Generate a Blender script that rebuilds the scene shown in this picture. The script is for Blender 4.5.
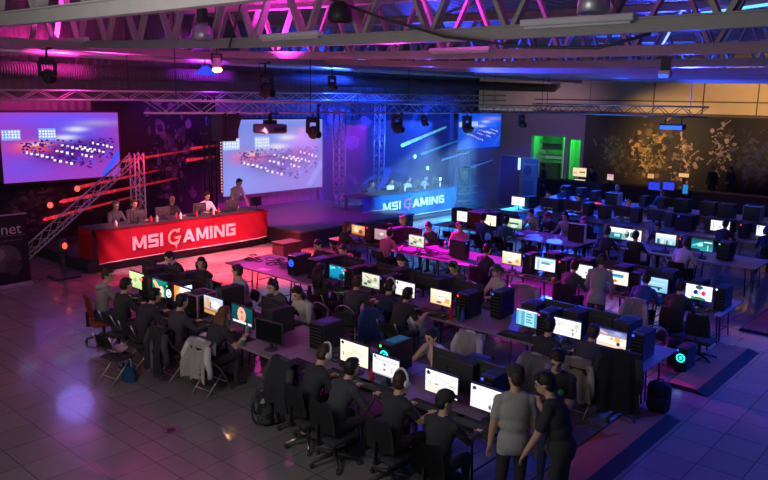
import bpy, bmesh, math, random
import numpy as np
from mathutils import Vector, Matrix
random.seed(7)
PI = math.pi
sc = bpy.context.scene
for o in list(bpy.data.objects): bpy.data.objects.remove(o)
COL = sc.collection

# ---------------------------------------------------------------- camera
CAM_H, PITCH, YAW, ROLL = 4.5, math.radians(10.95), math.radians(41.5), math.radians(1.1)
cam_d = bpy.data.cameras.new('camera'); cam = bpy.data.objects.new('camera', cam_d); COL.objects.link(cam)
cam_d.sensor_width = 36.0; cam_d.lens = 722.0 / 768.0 * 36.0
cam_d.clip_end = 200
def cam_matrix():
    # hall axes: X = away to the right, Y = away to the left, Z = up
    fwd0 = Vector((math.cos(YAW), math.sin(YAW), 0))
    # X axis lies at +YAW to the right of the view: rotate so that X -> (sin, cos) of the view frame
    right = Vector((math.sin(YAW), -math.cos(YAW), 0))
    fwd = (fwd0 * math.cos(PITCH) + Vector((0, 0, -math.sin(PITCH)))).normalized()
    down = Vector((0, 0, -math.cos(PITCH))) - fwd0 * math.sin(PITCH)
    c, s = math.cos(ROLL), math.sin(ROLL)
    r2 = right * c - down * s
    d2 = right * s + down * c
    m = Matrix((r2, -d2, -fwd)).transposed().to_4x4()
    m.translation = (0, 0, CAM_H)
    return m
cam.matrix_world = cam_matrix()
sc.camera = cam

# ---------------------------------------------------------------- world, exposure
w = bpy.data.worlds.new('dim_hall'); sc.world = w; w.use_nodes = True
w.node_tree.nodes['Background'].inputs[0].default_value = (0.092, 0.105, 0.10, 1)
w.node_tree.nodes['Background'].inputs[1].default_value = 2.3
vs = sc.view_settings
vs.view_transform = 'Standard'; vs.look = 'None'; vs.gamma = 1.0; vs.use_curve_mapping = False
vs.exposure = 0.0

# ---------------------------------------------------------------- lamps of the hall (stage rig, roof wash) and added fills
def aim(o, tgt):
    o.rotation_euler = (Vector(tgt) - o.location).to_track_quat('-Z', 'Y').to_euler()
def spot(name, loc, tgt, watts, col, deg=40, blend=0.6, size=0.12):
    l = bpy.data.lights.new(name, 'SPOT'); l.energy = watts; l.color = col
    l.spot_size = math.radians(deg); l.spot_blend = blend; l.shadow_soft_size = size
    o = bpy.data.objects.new(name, l); COL.objects.link(o); o.location = loc; aim(o, tgt); return o
def area(name, loc, tgt, watts, col, sx, sy):
    l = bpy.data.lights.new(name, 'AREA'); l.energy = watts; l.color = col
    l.shape = 'RECTANGLE'; l.size = sx; l.size_y = sy
    o = bpy.data.objects.new(name, l); COL.objects.link(o); o.location = loc; aim(o, tgt); return o
RED, MAG, PUR, BLU, CYA, WRM = (1, .03, .09), (1, .04, .62), (.5, .08, 1), (.015, .07, 1), (.04, .32, 1), (1, .55, .2)
# red wash of the left desk
spot('red_wash', (10.2, 15.5, 3.9), (10.4, 17.4, .65), 1650, (1, .3, .4), 50, .5)
spot('red_wash', (12.6, 15.5, 3.9), (12.6, 17.4, .65), 1650, (1, .3, .4), 50, .5)
spot('red_floor', (12.2, 15.7, 3.9), (12.4, 15.3, 0), 7500, (1, .065, .10), 72, .6)
spot('red_floor', (9.6, 15.7, 3.9), (9.6, 15.8, 0), 1100, (1, .05, .14), 62, .8)
spot('red_back', (11.4, 18.0, 4.0), (11.6, 20.9, 1.6), 200, RED, 90)
# blue wash of the right desk and right half of the hall
spot('blue_wash', (20.4, 15.0, 3.8), (20.6, 17.4, .7), 3400, (.26, .62, 1), 50)
spot('blue_wash', (22.8, 15.0, 3.8), (22.8, 17.4, .7), 3400, (.26, .62, 1), 50)
spot('blue_floor', (22.6, 15.0, 3.95), (22.6, 14.9, 0), 19000, (.02, .36, 1), 62, .9)
spot('blue_back', (22.5, 17.6, 3.9), (22.5, 20.9, 2.0), 2600, BLU, 110)
spot('blue_back', (27.5, 17.6, 3.9), (27.5, 20.9, 2.0), 1600, BLU, 100)
spot('blue_hall', (29.0, 15.2, 4.0), (25.0, 12.5, 0), 4800, BLU, 100, .5)
spot('blue_hall', (21.0, 14.5, 4.0), (19.5, 7.0, 0), 900, (.03, .04, 1), 60, .8)
spot('blue_hall', (17.0, 0.6, 5.0), (13.0, 1.5, 0), 2300, (.015, .08, 1), 74, .8)
spot('blue_hall', (11.0, -1.0, 5.0), (11.0, 1.8, 0), 330, (.04, .1, 1), 90, .8)
# magenta wash over the empty table tops
spot('magenta_tables', (11.6, 15.6, 3.9), (10.3, 11.6, .7), 1300, (1, .04, .5), 40, .6)
spot('magenta_tables', (15.6, 15.4, 3.9), (14.3, 9.9, .7), 8000, (1, .0, .75), 34, .6)
spot('purple_tables', (19.5, 15.6, 3.9), (17.9, 9.6, .7), 1700, (.3, .05, 1), 36, .6)
spot('purple_stage', (17.4, 16.3, 3.9), (17.0, 19.0, .5), 900, (.5, .0, .8), 90, .7)
spot('magenta_stage', (15.2, 16.3, 3.9), (15.8, 19.4, .5), 1500, (1, .03, .55), 66, .7)
spot('pink_floor', (1.2, 15.6, 4.8), (5.2, 13.2, 0), 260, (1, .2, .3), 90, .9)
spot('added_violet_spot', (7.82, 17.4, 3.3), (4.4, 9.6, 0), 45, (.26, .2, 1), 16, 1, .45)  # added lamp, placed so its floor reflection makes the violet patch
# roof wash
spot('magenta_roof', (9.5, 18.3, 4.9), (9.4, 18.0, 6.9), 2800, MAG, 125, .6)
spot('magenta_roof', (11.8, 14.5, 5.2), (11.7, 14.2, 6.9), 1900, (1, .03, .7), 125, .6)
spot('magenta_roof', (11.5, 10.0, 5.2), (10.5, 9.0, 6.9), 2200, (1, .03, .8), 140, .6)
spot('magenta_roof', (7.0, 13.5, 5.2), (6.5, 13.0, 6.9), 500, (.55, .1, 1), 140, .6)
spot('blue_roof', (19.0, 15.0, 5.2), (19.0, 11.0, 6.9), 2600, (.03, .05, 1), 140, .6)
spot('blue_roof', (17.0, 6.0, 5.2), (16.0, 5.0, 6.9), 3200, (.03, .05, 1), 140, .6)
spot('blue_roof', (27.0, 12.0, 5.2), (26.0, 9.0, 6.9), 3200, (.02, .08, 1), 140, .6)
spot('magenta_wall', (9.0, 19.3, 5.75), (9.0, 20.6, 5.1), 420, (1, .03, .4), 100, .5)
spot('violet_wall', (14.0, 19.3, 5.8), (14.0, 20.6, 5.15), 380, (.5, .02, 1), 100, .5)
spot('blue_wall', (20.5, 19.3, 5.8), (20.5, 20.6, 5.2), 1500, BLU, 150, .5)
# warm light on the far wall, added fill on the near beams
spot('warm_far', (32.0, 14.5, 4.2), (38, 14.4, 2.2), 1800, (1, .62, .3), 66, 1)
spot('warm_far', (31.0, 8.0, 5.0), (38, 9.6, 5.0), 2100, (1, .58, .24), 66, .7)
area('added_fill', (0.8, 5.5, 4.6), (6.0, 7.5, 5.6), 125, (.92, .9, .9), 2.0, 2.0)  # unseen area fill added to brighten the near beams
spot('warm_can', (11.55, 16.15, 5.12), (5.4, 7.5, 0), 14, (1, .55, .22), 26, .9, .09)
spot('added_jacket_spot', (16.5, 14.0, 4.2), (12.6, 7.2, .6), 3500, (.5, .04, 1), 13, .8)  # narrow spot added to brighten the draped jackets
spot('added_grey_far', (33.0, 20.0, 3.6), (38, 20.8, 2.6), 420, (.7, .45, 1), 100, .8)  # lamp added to lift the grey wall around the doorway
area('added_fill', (2.0, 5.5, 6.4), (4.5, 5.5, 0), 18, (1, .9, .8), 4.0, 4.0)  # unseen overhead area fill added for the front floor

# ---------------------------------------------------------------- materials
def lin(c):
    if isinstance(c, str):
        c = [int(c[i:i+2], 16) / 255 for i in (0, 2, 4)]
    return tuple(((v + .055) / 1.055) ** 2.4 if v > .04045 else v / 12.92 for v in c)
MATS = {}
def pm(name, c, rough=.6, metal=0, noise=.18, scale=14, emit=0, alpha=1, coat=0):
    """principled material whose colour wanders a little with a noise texture"""
    if name in MATS: return MATS[name]
    m = bpy.data.materials.new(name); m.use_nodes = True; nt = m.node_tree
    b = nt.nodes['Principled BSDF']; r = lin(c)
    b.inputs['Roughness'].default_value = rough; b.inputs['Metallic'].default_value = metal
    if coat: b.inputs['Coat Weight'].default_value = coat
    if alpha < 1: b.inputs['Alpha'].default_value = alpha
    if noise:
        tc = nt.nodes.new('ShaderNodeTexCoord'); n = nt.nodes.new('ShaderNodeTexNoise')
        n.inputs['Scale'].default_value = scale; n.inputs['Detail'].default_value = 2
        mx = nt.nodes.new('ShaderNodeMix'); mx.data_type = 'RGBA'
        mx.inputs[6].default_value = (*[v * (1 - noise) for v in r], 1)
        mx.inputs[7].default_value = (*[min(1, v * (1 + noise)) for v in r], 1)
        nt.links.new(tc.outputs['Object'], n.inputs['Vector']); nt.links.new(n.outputs['Fac'], mx.inputs[0])
        nt.links.new(mx.outputs[2], b.inputs['Base Color'])
    else: b.inputs['Base Color'].default_value = (*r, 1)
    if emit:
        b.inputs['Emission Color'].default_value = (*r, 1); b.inputs['Emission Strength'].default_value = emit
    MATS[name] = m; return m
def pict(name, strength):
    """a lit display whose picture is stored per face"""
    if name in MATS: return MATS[name]
    m = bpy.data.materials.new(name); m.use_nodes = True; nt = m.node_tree
    nt.nodes.remove(nt.nodes['Principled BSDF'])
    a = nt.nodes.new('ShaderNodeAttribute'); a.attribute_name = 'Col'
    e = nt.nodes.new('ShaderNodeEmission'); e.inputs[1].default_value = strength
    nt.links.new(a.outputs['Color'], e.inputs[0]); nt.links.new(e.outputs[0], nt.nodes['Material Output'].inputs[0])
    MATS[name] = m; return m
def printed(name, rough=.7):
    """printed fabric or board: artwork colours stored per face"""
    if name in MATS: return MATS[name]
    m = bpy.data.materials.new(name); m.use_nodes = True; nt = m.node_tree
    a = nt.nodes.new('ShaderNodeAttribute'); a.attribute_name = 'Col'
    b = nt.nodes['Principled BSDF']; b.inputs['Roughness'].default_value = rough
    nt.links.new(a.outputs['Color'], b.inputs['Base Color']); MATS[name] = m; return m

BLACK = pm('black_plastic', '38383b', .5); BLACKG = pm('black_gloss', '202024', .25, noise=.05)
BLACKF = pm('black_fabric', '333236', .9, scale=40); CHAR = pm('charcoal_fabric', '3a3a40', .9, scale=40)
STEEL = pm('steel', 'b8b4b0', .3, 1, .06); ALU = pm('aluminium', 'c9c6cc', .38, .7, .08)
BEAM = pm('painted_beam', 'a39c9a', .55, 0, .1, 6); DKMET = pm('dark_metal', '35353a', .5, .4)
TOP = pm('table_laminate', '8c8488', .45, 0, .06, 5); TEDGE = pm('table_edge', '8d8178', .6)
WHITE = pm('white_plastic', 'd8d6d6', .5, 0, .05); STAGEB = pm('stage_black', '302e33', .7)
LEDG = pm('led_green', '30ff60', emit=2.2, noise=0); LEDT = pm('led_teal', '20e0d8', emit=2.4, noise=0)
LEDB = pm('led_blue', '2a50ff', emit=2.5, noise=0); LEDR = pm('led_red', 'ff3030', emit=2.5, noise=0)
LEDM = pm('led_magenta', 'ff30c0', emit=2.0, noise=0); LEDW = pm('led_white', 'bcd8ff', emit=2.2, noise=0)
SKIN = pm('skin', 'd2a288', .55, 0, .08); SKIND = pm('skin_tan', 'b98565', .55, 0, .08)
EYE = pm('eye_dark', '231a18', .25, noise=0); LIP = pm('lip', 'a8625a', .5, noise=.05)
CLOTH = {k: pm('cloth_' + k, v, .9, 0, .15, 30) for k, v in dict(black='353438', charcoal='434349', grey='8d8888',
    lightgrey='a9a4a2', white='d0ccc8', blue='2f4a8a', navy='242c48', pink='c86a8a', denim='34405c', brown='5b4338', red='a02a2a', green='2f7a50', beige='a89c8a', teal='2f6a70').items()}
HAIR = {k: pm('hair_' + k, v, .6, 0, .25, 60) for k, v in dict(black='1c1715', brown='3b2820', auburn='6b4428', blond='9a7a4e', grey='7a7672').items()}

# ---------------------------------------------------------------- object helpers
def obj(name, mesh, mats=None, parent=None, loc=None, rot=None):
    o = bpy.data.objects.new(name, mesh); COL.objects.link(o)
    if mats is not None:
        if not isinstance(mats, (list, tuple)): mats = [mats]
        for m in mats: mesh.materials.append(m)
    if parent: o.parent = parent
    if loc: o.location = loc
    if rot: o.rotation_euler = rot
    return o
def thing(name, label, cat, loc=(0, 0, 0), rz=0, group=None):
    o = bpy.data.objects.new(name, None); COL.objects.link(o); o.empty_display_size = .1
    o.location = loc; o.rotation_euler = (0, 0, rz); tag(o, label, cat, group); return o
def tag(o, label, cat, group=None):
    n = len(label.split())
    if n < 4 or n > 16: print('LABEL LENGTH', n, label)
    o['label'] = label; o['category'] = cat
    if group: o['group'] = group
    return o
def struct(o): o['kind'] = 'structure'; return o
def dup(root, loc, rz, label=None, group=None, cat=None):
    r = root.copy(); COL.objects.link(r); r.location = loc; r.rotation_euler = (0, 0, rz)
    if label: tag(r, label, cat or root['category'], group or root.get('group'))
    for ch in root.children:
        c = ch.copy(); COL.objects.link(c); c.parent = r
        for g in ch.children:
            d = g.copy(); COL.objects.link(d); d.parent = c
    return r
ORD = ['zeroth', 'first', 'second', 'third', 'fourth', 'fifth', 'sixth', 'seventh', 'eighth', 'ninth', 'tenth', 'eleventh', 'twelfth', 'thirteenth', 'fourteenth', 'fifteenth', 'sixteenth']

class MB:
    """collects shapes into one mesh"""
    def __init__(s): s.bm = bmesh.new()
    def box(s, c, d, bev=0, M=None, seg=2):
        g = bmesh.ops.create_cube(s.bm, size=1)['verts']
        bmesh.ops.scale(s.bm, vec=d, verts=g)
        if bev:
            es = list({e for v in g for e in v.link_edges})
            r = bmesh.ops.bevel(s.bm, geom=es, offset=bev, segments=seg, affect='EDGES', profile=.5)
            g = list({v for f in r['faces'] for v in f.verts} | {v for v in g if v.is_valid})
        T = Matrix.Translation(c) @ (M.to_4x4() if M else Matrix.Identity(4))
        bmesh.ops.transform(s.bm, matrix=T, verts=g); return s
    def bar(s, a, b, wx, wy, roll=0):
        a, b = Vector(a), Vector(b); d = b - a
        q = d.to_track_quat('Z', 'Y').to_matrix() @ Matrix.Rotation(roll, 3, 'Z')
        return s.box((a + b) / 2, (wx, wy, d.length), 0, q)
    def cyl(s, a, b, r, r2=None, n=10, cap=True):
        a, b = Vector(a), Vector(b); d = b - a
        g = bmesh.ops.create_cone(s.bm, cap_ends=cap, segments=n, radius1=r, radius2=r if r2 is None else r2, depth=d.length)['verts']
        T = Matrix.Translation((a + b) / 2) @ d.to_track_quat('Z', 'Y').to_matrix().to_4x4()
        bmesh.ops.transform(s.bm, matrix=T, verts=g); return s
    def tube(s, pts, r, n=8, closed=False):
        P = [Vector(p) for p in pts]; k = len(P); rings = []; up = None
        for i, p in enumerate(P):
            t = ((P[(i + 1) % k] - P[i - 1]) if closed else (P[min(i + 1, k - 1)] - P[max(i - 1, 0)])).normalized()
            if up is None: up = Vector((0, 0, 1)) if abs(t.z) < .9 else Vector((1, 0, 0))
            x = t.cross(up)
            if x.length < 1e-4: x = t.orthogonal()
            x.normalize(); y = t.cross(x).normalized(); up = -y if False else x.cross(t).normalized()
            rr = r[i] if isinstance(r, (list, tuple)) else r
            rings.append([s.bm.verts.new(p + (x * math.cos(a) + y * math.sin(a)) * rr) for a in [2 * PI * j / n for j in range(n)]])
        for i in range(k if closed else k - 1):
            A, B = rings[i], rings[(i + 1) % k]
            for j in range(n):
                try: s.bm.faces.new((A[j], A[(j + 1) % n], B[(j + 1) % n], B[j]))
                except ValueError: pass
        if not closed:
            s.bm.faces.new(rings[0][::-1]); s.bm.faces.new(rings[-1])
        return s
    def ell(s, c, r, M=None, u=14, v=9):
        g = bmesh.ops.create_uvsphere(s.bm, u_segments=u, v_segments=v, radius=1)['verts']
        T = Matrix.Translation(c) @ (M.to_4x4() if M else Matrix.Identity(4)) @ Matrix.Diagonal((*r, 1))
        bmesh.ops.transform(s.bm, matrix=T, verts=g); return s
    def lathe(s, prof, n=16, M=None):
        rings = []
        for r, z in prof:
            rings.append([s.bm.verts.new((r * math.cos(2 * PI * j / n), r * math.sin(2 * PI * j / n), z)) for j in range(n)])
        for A, B in zip(rings, rings[1:]):
            for j in range(n): s.bm.faces.new((A[j], A[(j + 1) % n], B[(j + 1) % n], B[j]))
        s.bm.faces.new(rings[0][::-1]); s.bm.faces.new(rings[-1])
        if M: bmesh.ops.transform(s.bm, matrix=M, verts=[v for R in rings for v in R])
        return s
    def poly(s, pts, ext):
        """extruded polygon: pts in 3D, ext a vector"""
        A = [s.bm.verts.new(p) for p in pts]; B = [s.bm.verts.new(Vector(p) + Vector(ext)) for p in pts]
        n = len(A); s.bm.faces.new(A); s.bm.faces.new(B[::-1])
        for i in range(n): s.bm.faces.new((A[i], B[i], B[(i + 1) % n], A[(i + 1) % n]))
        return s
    def grid(s, fn, nu, nv, thick=0):
        V = [[s.bm.verts.new(fn(i / nu, j / nv)) for j in range(nv + 1)] for i in range(nu + 1)]
        F = [s.bm.faces.new((V[i][j], V[i + 1][j], V[i + 1][j + 1], V[i][j + 1])) for i in range(nu) for j in range(nv)]
        if thick: bmesh.ops.solidify(s.bm, geom=F, thickness=thick)
        return s
    def mesh(s, name='m', smooth=False):
        bmesh.ops.recalc_face_normals(s.bm, faces=s.bm.faces)
        me = bpy.data.meshes.new(name); s.bm.to_mesh(me); s.bm.free()
        if smooth: me.polygons.foreach_set('use_smooth', [True] * len(me.polygons))
        return me

# ---------------------------------------------------------------- pictures on screens and prints
def paint(nx, ny, bg, shapes, seed=0, grain=0):
    A = np.zeros((ny, nx, 3)); X, Y = np.meshgrid((np.arange(nx) + .5) / nx, (np.arange(ny) + .5) / ny)
    if isinstance(bg, tuple) and isinstance(bg[0], str):
        a, b = np.array(lin(bg[0])), np.array(lin(bg[1])); A[:] = a + (b - a) * Y[..., None]
    else: A[:] = lin(bg)
    for sh in shapes:
        k = sh[0]; c = np.array(lin(sh[-1]))
        if k == 'r': m = (X >= sh[1]) & (X < sh[3]) & (Y >= sh[2]) & (Y < sh[4]); A[m] = c
        elif k == 'e': m = ((X - sh[1]) / sh[3]) ** 2 + ((Y - sh[2]) / sh[4]) ** 2 < 1; A[m] = c
        elif k == 'l':   # a thick line x0 y0 x1 y1 width
            x0, y0, x1, y1, wd = sh[1:6]; dx, dy = x1 - x0, y1 - y0; L = dx * dx + dy * dy
            t = np.clip(((X - x0) * dx + (Y - y0) * dy) / L, 0, 1)
            A[(X - x0 - t * dx) ** 2 + (Y - y0 - t * dy) ** 2 < wd * wd] = c
        elif k == 's':   # soft blob
            g = np.exp(-(((X - sh[1]) / sh[3]) ** 2 + ((Y - sh[2]) / sh[4]) ** 2))[..., None] * sh[5]; A = A * (1 - g) + c * g
    if grain:
        A *= 1 + grain * (np.random.RandomState(seed).rand(ny, nx, 1) - .5) * 2
    return np.clip(A, 0, 4)
def picture_mesh(name, w_, h_, A, bend=None):
    """grid in local YZ facing -X, picture left edge at +Y; A is rows from the top"""
    ny, nx, _ = A.shape
    ys = np.linspace(w_ / 2, -w_ / 2, nx + 1); zs = np.linspace(h_ / 2, -h_ / 2, ny + 1)
    V = [(bend(y, z) if bend else 0, y, z) for z in zs for y in ys]
    F = [(j * (nx + 1) + i, j * (nx + 1) + i + 1, (j + 1) * (nx + 1) + i + 1, (j + 1) * (nx + 1) + i) for j in range(ny) for i in range(nx)]
    me = bpy.data.meshes.new(name); me.from_pydata(V, [], F)
    at = me.color_attributes.new('Col', 'FLOAT_COLOR', 'CORNER')
    c = np.ones((ny * nx, 4, 4)); c[:, :, :3] = A.reshape(-1, 1, 3); at.data.foreach_set('color', c.ravel())
    me.update(); return me

# ================================================================ the hall itself
def floor_material():
    m = bpy.data.materials.new('floor_tiles'); m.use_nodes = True; nt = m.node_tree; L = nt.links
    b = nt.nodes['Principled BSDF']
    def nd(t, **k):
        n = nt.nodes.new(t)
        for a, v in k.items(): setattr(n, a, v)
        return n
    def mth(op, a, b_=None):
        n = nd('ShaderNodeMath', operation=op)
        for i, v in enumerate((a, b_)):
            if v is None: continue
            if isinstance(v, (int, float)): n.inputs[i].default_value = v
            else: L.new(v, n.inputs[i])
        return n.outputs[0]
    geo = nd('ShaderNodeNewGeometry'); sx = nd('ShaderNodeSeparateXYZ'); L.new(geo.outputs['Position'], sx.inputs[0])
    gu = mth('DIVIDE', mth('SUBTRACT', sx.outputs[0], 3.204), .59); gv = mth('DIVIDE', mth('SUBTRACT', sx.outputs[1], 2.6325), .5535)
    fu, fv = mth('FRACT', gu), mth('FRACT', gv)
    du = mth('MULTIPLY', mth('MINIMUM', fu, mth('SUBTRACT', 1.0, fu)), .59); dv = mth('MULTIPLY', mth('MINIMUM', fv, mth('SUBTRACT', 1.0, fv)), .5535)
    d = mth('MINIMUM', du, dv)
    xl = mth('ABSOLUTE', mth('SUBTRACT', sx.outputs[0], 4.67)); d = mth('MINIMUM', d, xl)
    joint = mth('LESS_THAN', d, .006)
    cell = nd('ShaderNodeCombineXYZ'); L.new(mth('FLOOR', gu), cell.inputs[0]); L.new(mth('FLOOR', gv), cell.inputs[1])
    wn = nd('ShaderNodeTexWhiteNoise'); wn.noise_dimensions = '2D'; L.new(cell.outputs[0], wn.inputs['Vector'])
    no = nd('ShaderNodeTexNoise'); no.inputs['Scale'].default_value = .9; no.inputs['Detail'].default_value = 4; L.new(geo.outputs['Position'], no.inputs['Vector'])
    val = mth('ADD', mth('MULTIPLY', wn.outputs['Value'], .16), mth('ADD', mth('MULTIPLY', no.outputs['Fac'], .25), .78))
    mix = nd('ShaderNodeMix', data_type='RGBA'); L.new(joint, mix.inputs[0])
    vm = nd('ShaderNodeVectorMath', operation='SCALE'); vm.inputs[0].default_value = (.23, .218, .215); L.new(val, vm.inputs['Scale'])
    L.new(vm.outputs[0], mix.inputs[6]); mix.inputs[7].default_value = (.07, .065, .065, 1)
    L.new(mix.outputs[2], b.inputs['Base Color'])
    L.new(mth('ADD', mth('MULTIPLY', no.outputs['Fac'], .14), .15), b.inputs['Roughness'])
    b.inputs['Coat Weight'].default_value = .35; b.inputs['Coat Roughness'].default_value = .05; b.inputs['Coat IOR'].default_value = 1.35
    return m
FLOOR = floor_material()
struct(obj('floor', MB().box((19, 12, -.1), (46, 32, .2)).mesh(), FLOOR))
def corrugated(name, c, period, axis):
    m = pm(name, c, .6, 0, .1, 3); nt = m.node_tree; b = nt.nodes['Principled BSDF']
    geo = nt.nodes.new('ShaderNodeNewGeometry'); wv = nt.nodes.new('ShaderNodeTexWave'); wv.wave_type = 'BANDS'; wv.bands_direction = axis
    wv.inputs['Scale'].default_value = .314 / period; bp = nt.nodes.new('ShaderNodeBump'); bp.inputs['Strength'].default_value = .8; bp.inputs['Distance'].default_value = .04
    nt.links.new(geo.outputs['Position'], wv.inputs['Vector']); nt.links.new(wv.outputs['Fac'], bp.inputs['Height']); nt.links.new(bp.outputs[0], b.inputs['Normal'])
    return m
DECK = corrugated('roof_deck', '7a7478', .35, 'Y'); WALLM = corrugated('ribbed_wall', '6f6a70', .25, 'X')
def roof_z(y): return 5.4 + .0015 * (y - 4) ** 2
struct(obj('ceiling', MB().grid(lambda u, v: Vector((-4 + u * 46, -4 + v * 32, roof_z(-4 + v * 32) + 1.3)), 1, 16, .12).mesh(), DECK))
struct(obj('wall_back', MB().box((14, 21.45, 3.6), (34, .3, 7.2)).mesh(), WALLM))
struct(obj('added_wall_right', MB().box((17, -3.9, 3.6), (42, .2, 7.2)).mesh(), STAGEB))  # unseen wall, added to keep world light off the right-hand rows
struct(obj('wall_side', MB().box((31.0, 23.6, 3.6), (.3, 4.6, 7.2)).mesh(), STAGEB))
# far wall with two openings into a green lit room
WALLG = pm('grey_wall', '6a6274', .8, 0, .06, 3); CREAM = pm('cream_panel', 'c9b48e', .75, 0, .07, 2)
fw = MB()
for y0, y1, z0, z1 in ((-4, 18.95, 0, 4.05), (18.95, 19.95, 2.5, 4.05), (19.95, 20.75, 2.62, 4.05), (20.75, 22.1, 2.62, 4.05), (22.1, 28, 0, 4.05), (19.72, 19.95, 0, 2.5)):
    fw.box((38.15, (y0 + y1) / 2, (z0 + z1) / 2), (.3, y1 - y0, z1 - z0))
struct(obj('wall_far', fw.mesh(), WALLG))
up = MB().box((38.1, 9, 5.7), (.3, 34, 3.2))
struct(obj('trim_1', up.mesh(), CREAM))
sm = MB()
for y in (2.5, 5.0, 7.5, 10.0, 12.5, 15.0): sm.box((37.93, y, 4.9), (.03, .05, 1.7))
sm.box((37.93, 9, 4.08), (.08, 26, .1)).box((37.9, 9, 4.72), (.06, 26, .06))
struct(obj('trim_2', sm.mesh(), pm('seam', '5a4c3c', .7)))
# the room beyond, washed green by its own lamp
GRW = pm('pale_wall', 'c8d0c8', .8, 0, .05, 3)
rb = MB().box((40.6, 20.4, 1.9), (.1, 4.4, 3.8)).box((39.4, 18.2, 1.9), (2.4, .1, 3.8)).box((39.4, 22.6, 1.9), (2.4, .1, 3.8)).box((39.4, 20.4, 3.7), (2.4, 4.4, .1))
rb.box((39.4, 20.35, 1.9), (.5, .5, 3.7))
struct(obj('wall_inner', rb.mesh(), GRW))
gl = bpy.data.lights.new('green_lamp', 'POINT'); gl.energy = 95; gl.color = (.02, 1, .1); gl.shadow_soft_size = .3
glo = bpy.data.objects.new('green_lamp', gl); COL.objects.link(glo); glo.location = (38.6, 21.3, 2.9)
gl2 = glo.copy(); COL.objects.link(gl2); gl2.location = (38.6, 19.2, 3.0)
# shelf rack seen through the opening
t = thing('bottle_rack', 'dark shelf rack inside the green lit doorway', 'rack', (39.3, 21.5, 0))
obj('frame', MB().box((0, 0, .5), (.4, 1.2, 1.0)).mesh(), STAGEB, t)
obj('back_board', MB().box((.12, 0, 2.2), (.05, 1.3, .85)).mesh(), CHAR, t)
for z in (1.2, 1.45, 1.8, 2.15): obj('shelf', MB().box((0, 0, z), (.3, 1.3, .04)).mesh(), STAGEB, t)

# ---------------------------------------------------------------- roof trusses: painted steel, along Y, one every 4.1 m
def truss(k, x, y0, y1, label, step=1.34, zoff=0, h=1.22):
    t = thing('roof_truss', label, 'truss', (x, y0, roof_z(y0) + zoff), 0)
    P = lambda y, d: (0, y - y0, roof_z(y) - roof_z(y0) + d)
    n = 12; ys = [y0 + (y1 - y0) * i / n for i in range(n + 1)]
    for nm, d, wv in (('bottom_chord', 0, .15), ('top_chord', h, .15)):
        mb = MB()
        for a, b in zip(ys, ys[1:]):
            mb.bar(P(a, d), P(b, d), .13, wv)
            mb.bar(P(a, d + (.085 if d == 0 else -.085)), P(b, d + (.085 if d == 0 else -.085)), .22, .02)
        obj(nm, mb.mesh(), BEAM, t)
    y = y0 + .2
    while y < y1 - step:
        obj('web_member', MB().bar(P(y, .05), P(y + step * .42, h - .06), .125, .06).mesh(), BEAM, t)
        obj('web_member', MB().bar(P(y + step * .94, .05), P(y + step * .52, h - .06), .125, .06).mesh(), BEAM, t)
        y += step
    return t
truss(0, 4.15, 4.0, 19.5, 'painted steel roof truss nearest the camera, crossing the top left corner')
truss(1, 8.5, -1.5, 21, 'painted steel roof truss spanning the whole top, second from the camera')
truss(2, 12.4, -1.5, 21, 'painted steel roof truss spanning the top, third from the camera')
truss(3, 16.5, -1.5, 21, 'painted steel roof truss spanning the top, fourth from the camera')
truss(4, 20.6, -1.5, 21, 'blue lit roof truss, fifth from the camera', 1.1)
truss(5, 24.7, -1.5, 21, 'blue lit roof truss, sixth from the camera', 1.3)
truss(6, 28.8, -1.5, 21, 'distant roof truss, seventh from the camera', 1.6)
# long runs under the roof
tag(obj('ribbed_duct', MB().cyl((0, 20.6, 5.05), (37.5, 20.6, 5.35), .22, n=18).mesh(smooth=True), corrugated('ribbed_metal', '5a575e', .07, 'X')), 'ribbed round air duct running along the top of the back wall', 'duct')
tag(obj('ceiling_pipe', MB().cyl((0, 20.2, 5.55), (37.5, 20.2, 5.75), .09).mesh(smooth=True), ALU), 'thin metal pipe running above the ribbed air duct', 'pipe')
tag(obj('purlin_beam', MB().box((17, 17.2, 5.62), (34, .12, .18)).box((17, 17.2, 5.53), (34, .22, .03)).mesh(), BEAM), 'long painted beam crossing under the trusses before the back wall', 'beam')
for x, y, lb in ((8.5, 9.6, 'pale fluorescent fitting on the second truss chord left of centre'), (8.5, 4.35, 'pale fluorescent fitting on the second truss chord right of centre'),
                 (12.4, 8.9, 'pale fluorescent fitting on the third truss chord near the middle'), (8.5, 17.5, 'pale fluorescent fitting on the second truss chord at far left')):
    z = roof_z(y)
    t = thing('fluorescent_fitting', lb, 'light fitting', (x - .14, y, z + .0))
    obj('tray', MB().box((0, 0, .1), (.14, 1.5, .09), .02).mesh(), WHITE, t)
    obj('tube', MB().cyl((-.02, -.7, .04), (-.02, .7, .04), .018).mesh(), WHITE, t)
def highbay(x, y, z, lb, dark=False):
    t = thing('high_bay_lamp', lb, 'lamp', (x, y, z))
    obj('reflector', MB().lathe([(.07, .17), (.15, .11), (.18, .0), (.19, -.12), (.17, -.13), (.15, -.02)], 20).mesh(smooth=True), DKMET if dark else ALU, t)
    obj('ballast', MB().lathe([(.1, .2), (.1, .42), (.07, .45)], 14).mesh(), DKMET, t)
    obj('hook', MB().cyl((0, 0, .44), (0, 0, .85), .015, n=6).mesh(), DKMET, t)
highbay(8.1, 11.75, 5.66, 'silver dome high bay lamp hanging at upper left')
highbay(8.0, 8.05, 5.78, 'dark drum high bay lamp with pale rim at top centre', True)
highbay(8.0, 3.95, 5.65, 'high bay lamp with a bright edge at top right')
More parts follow.
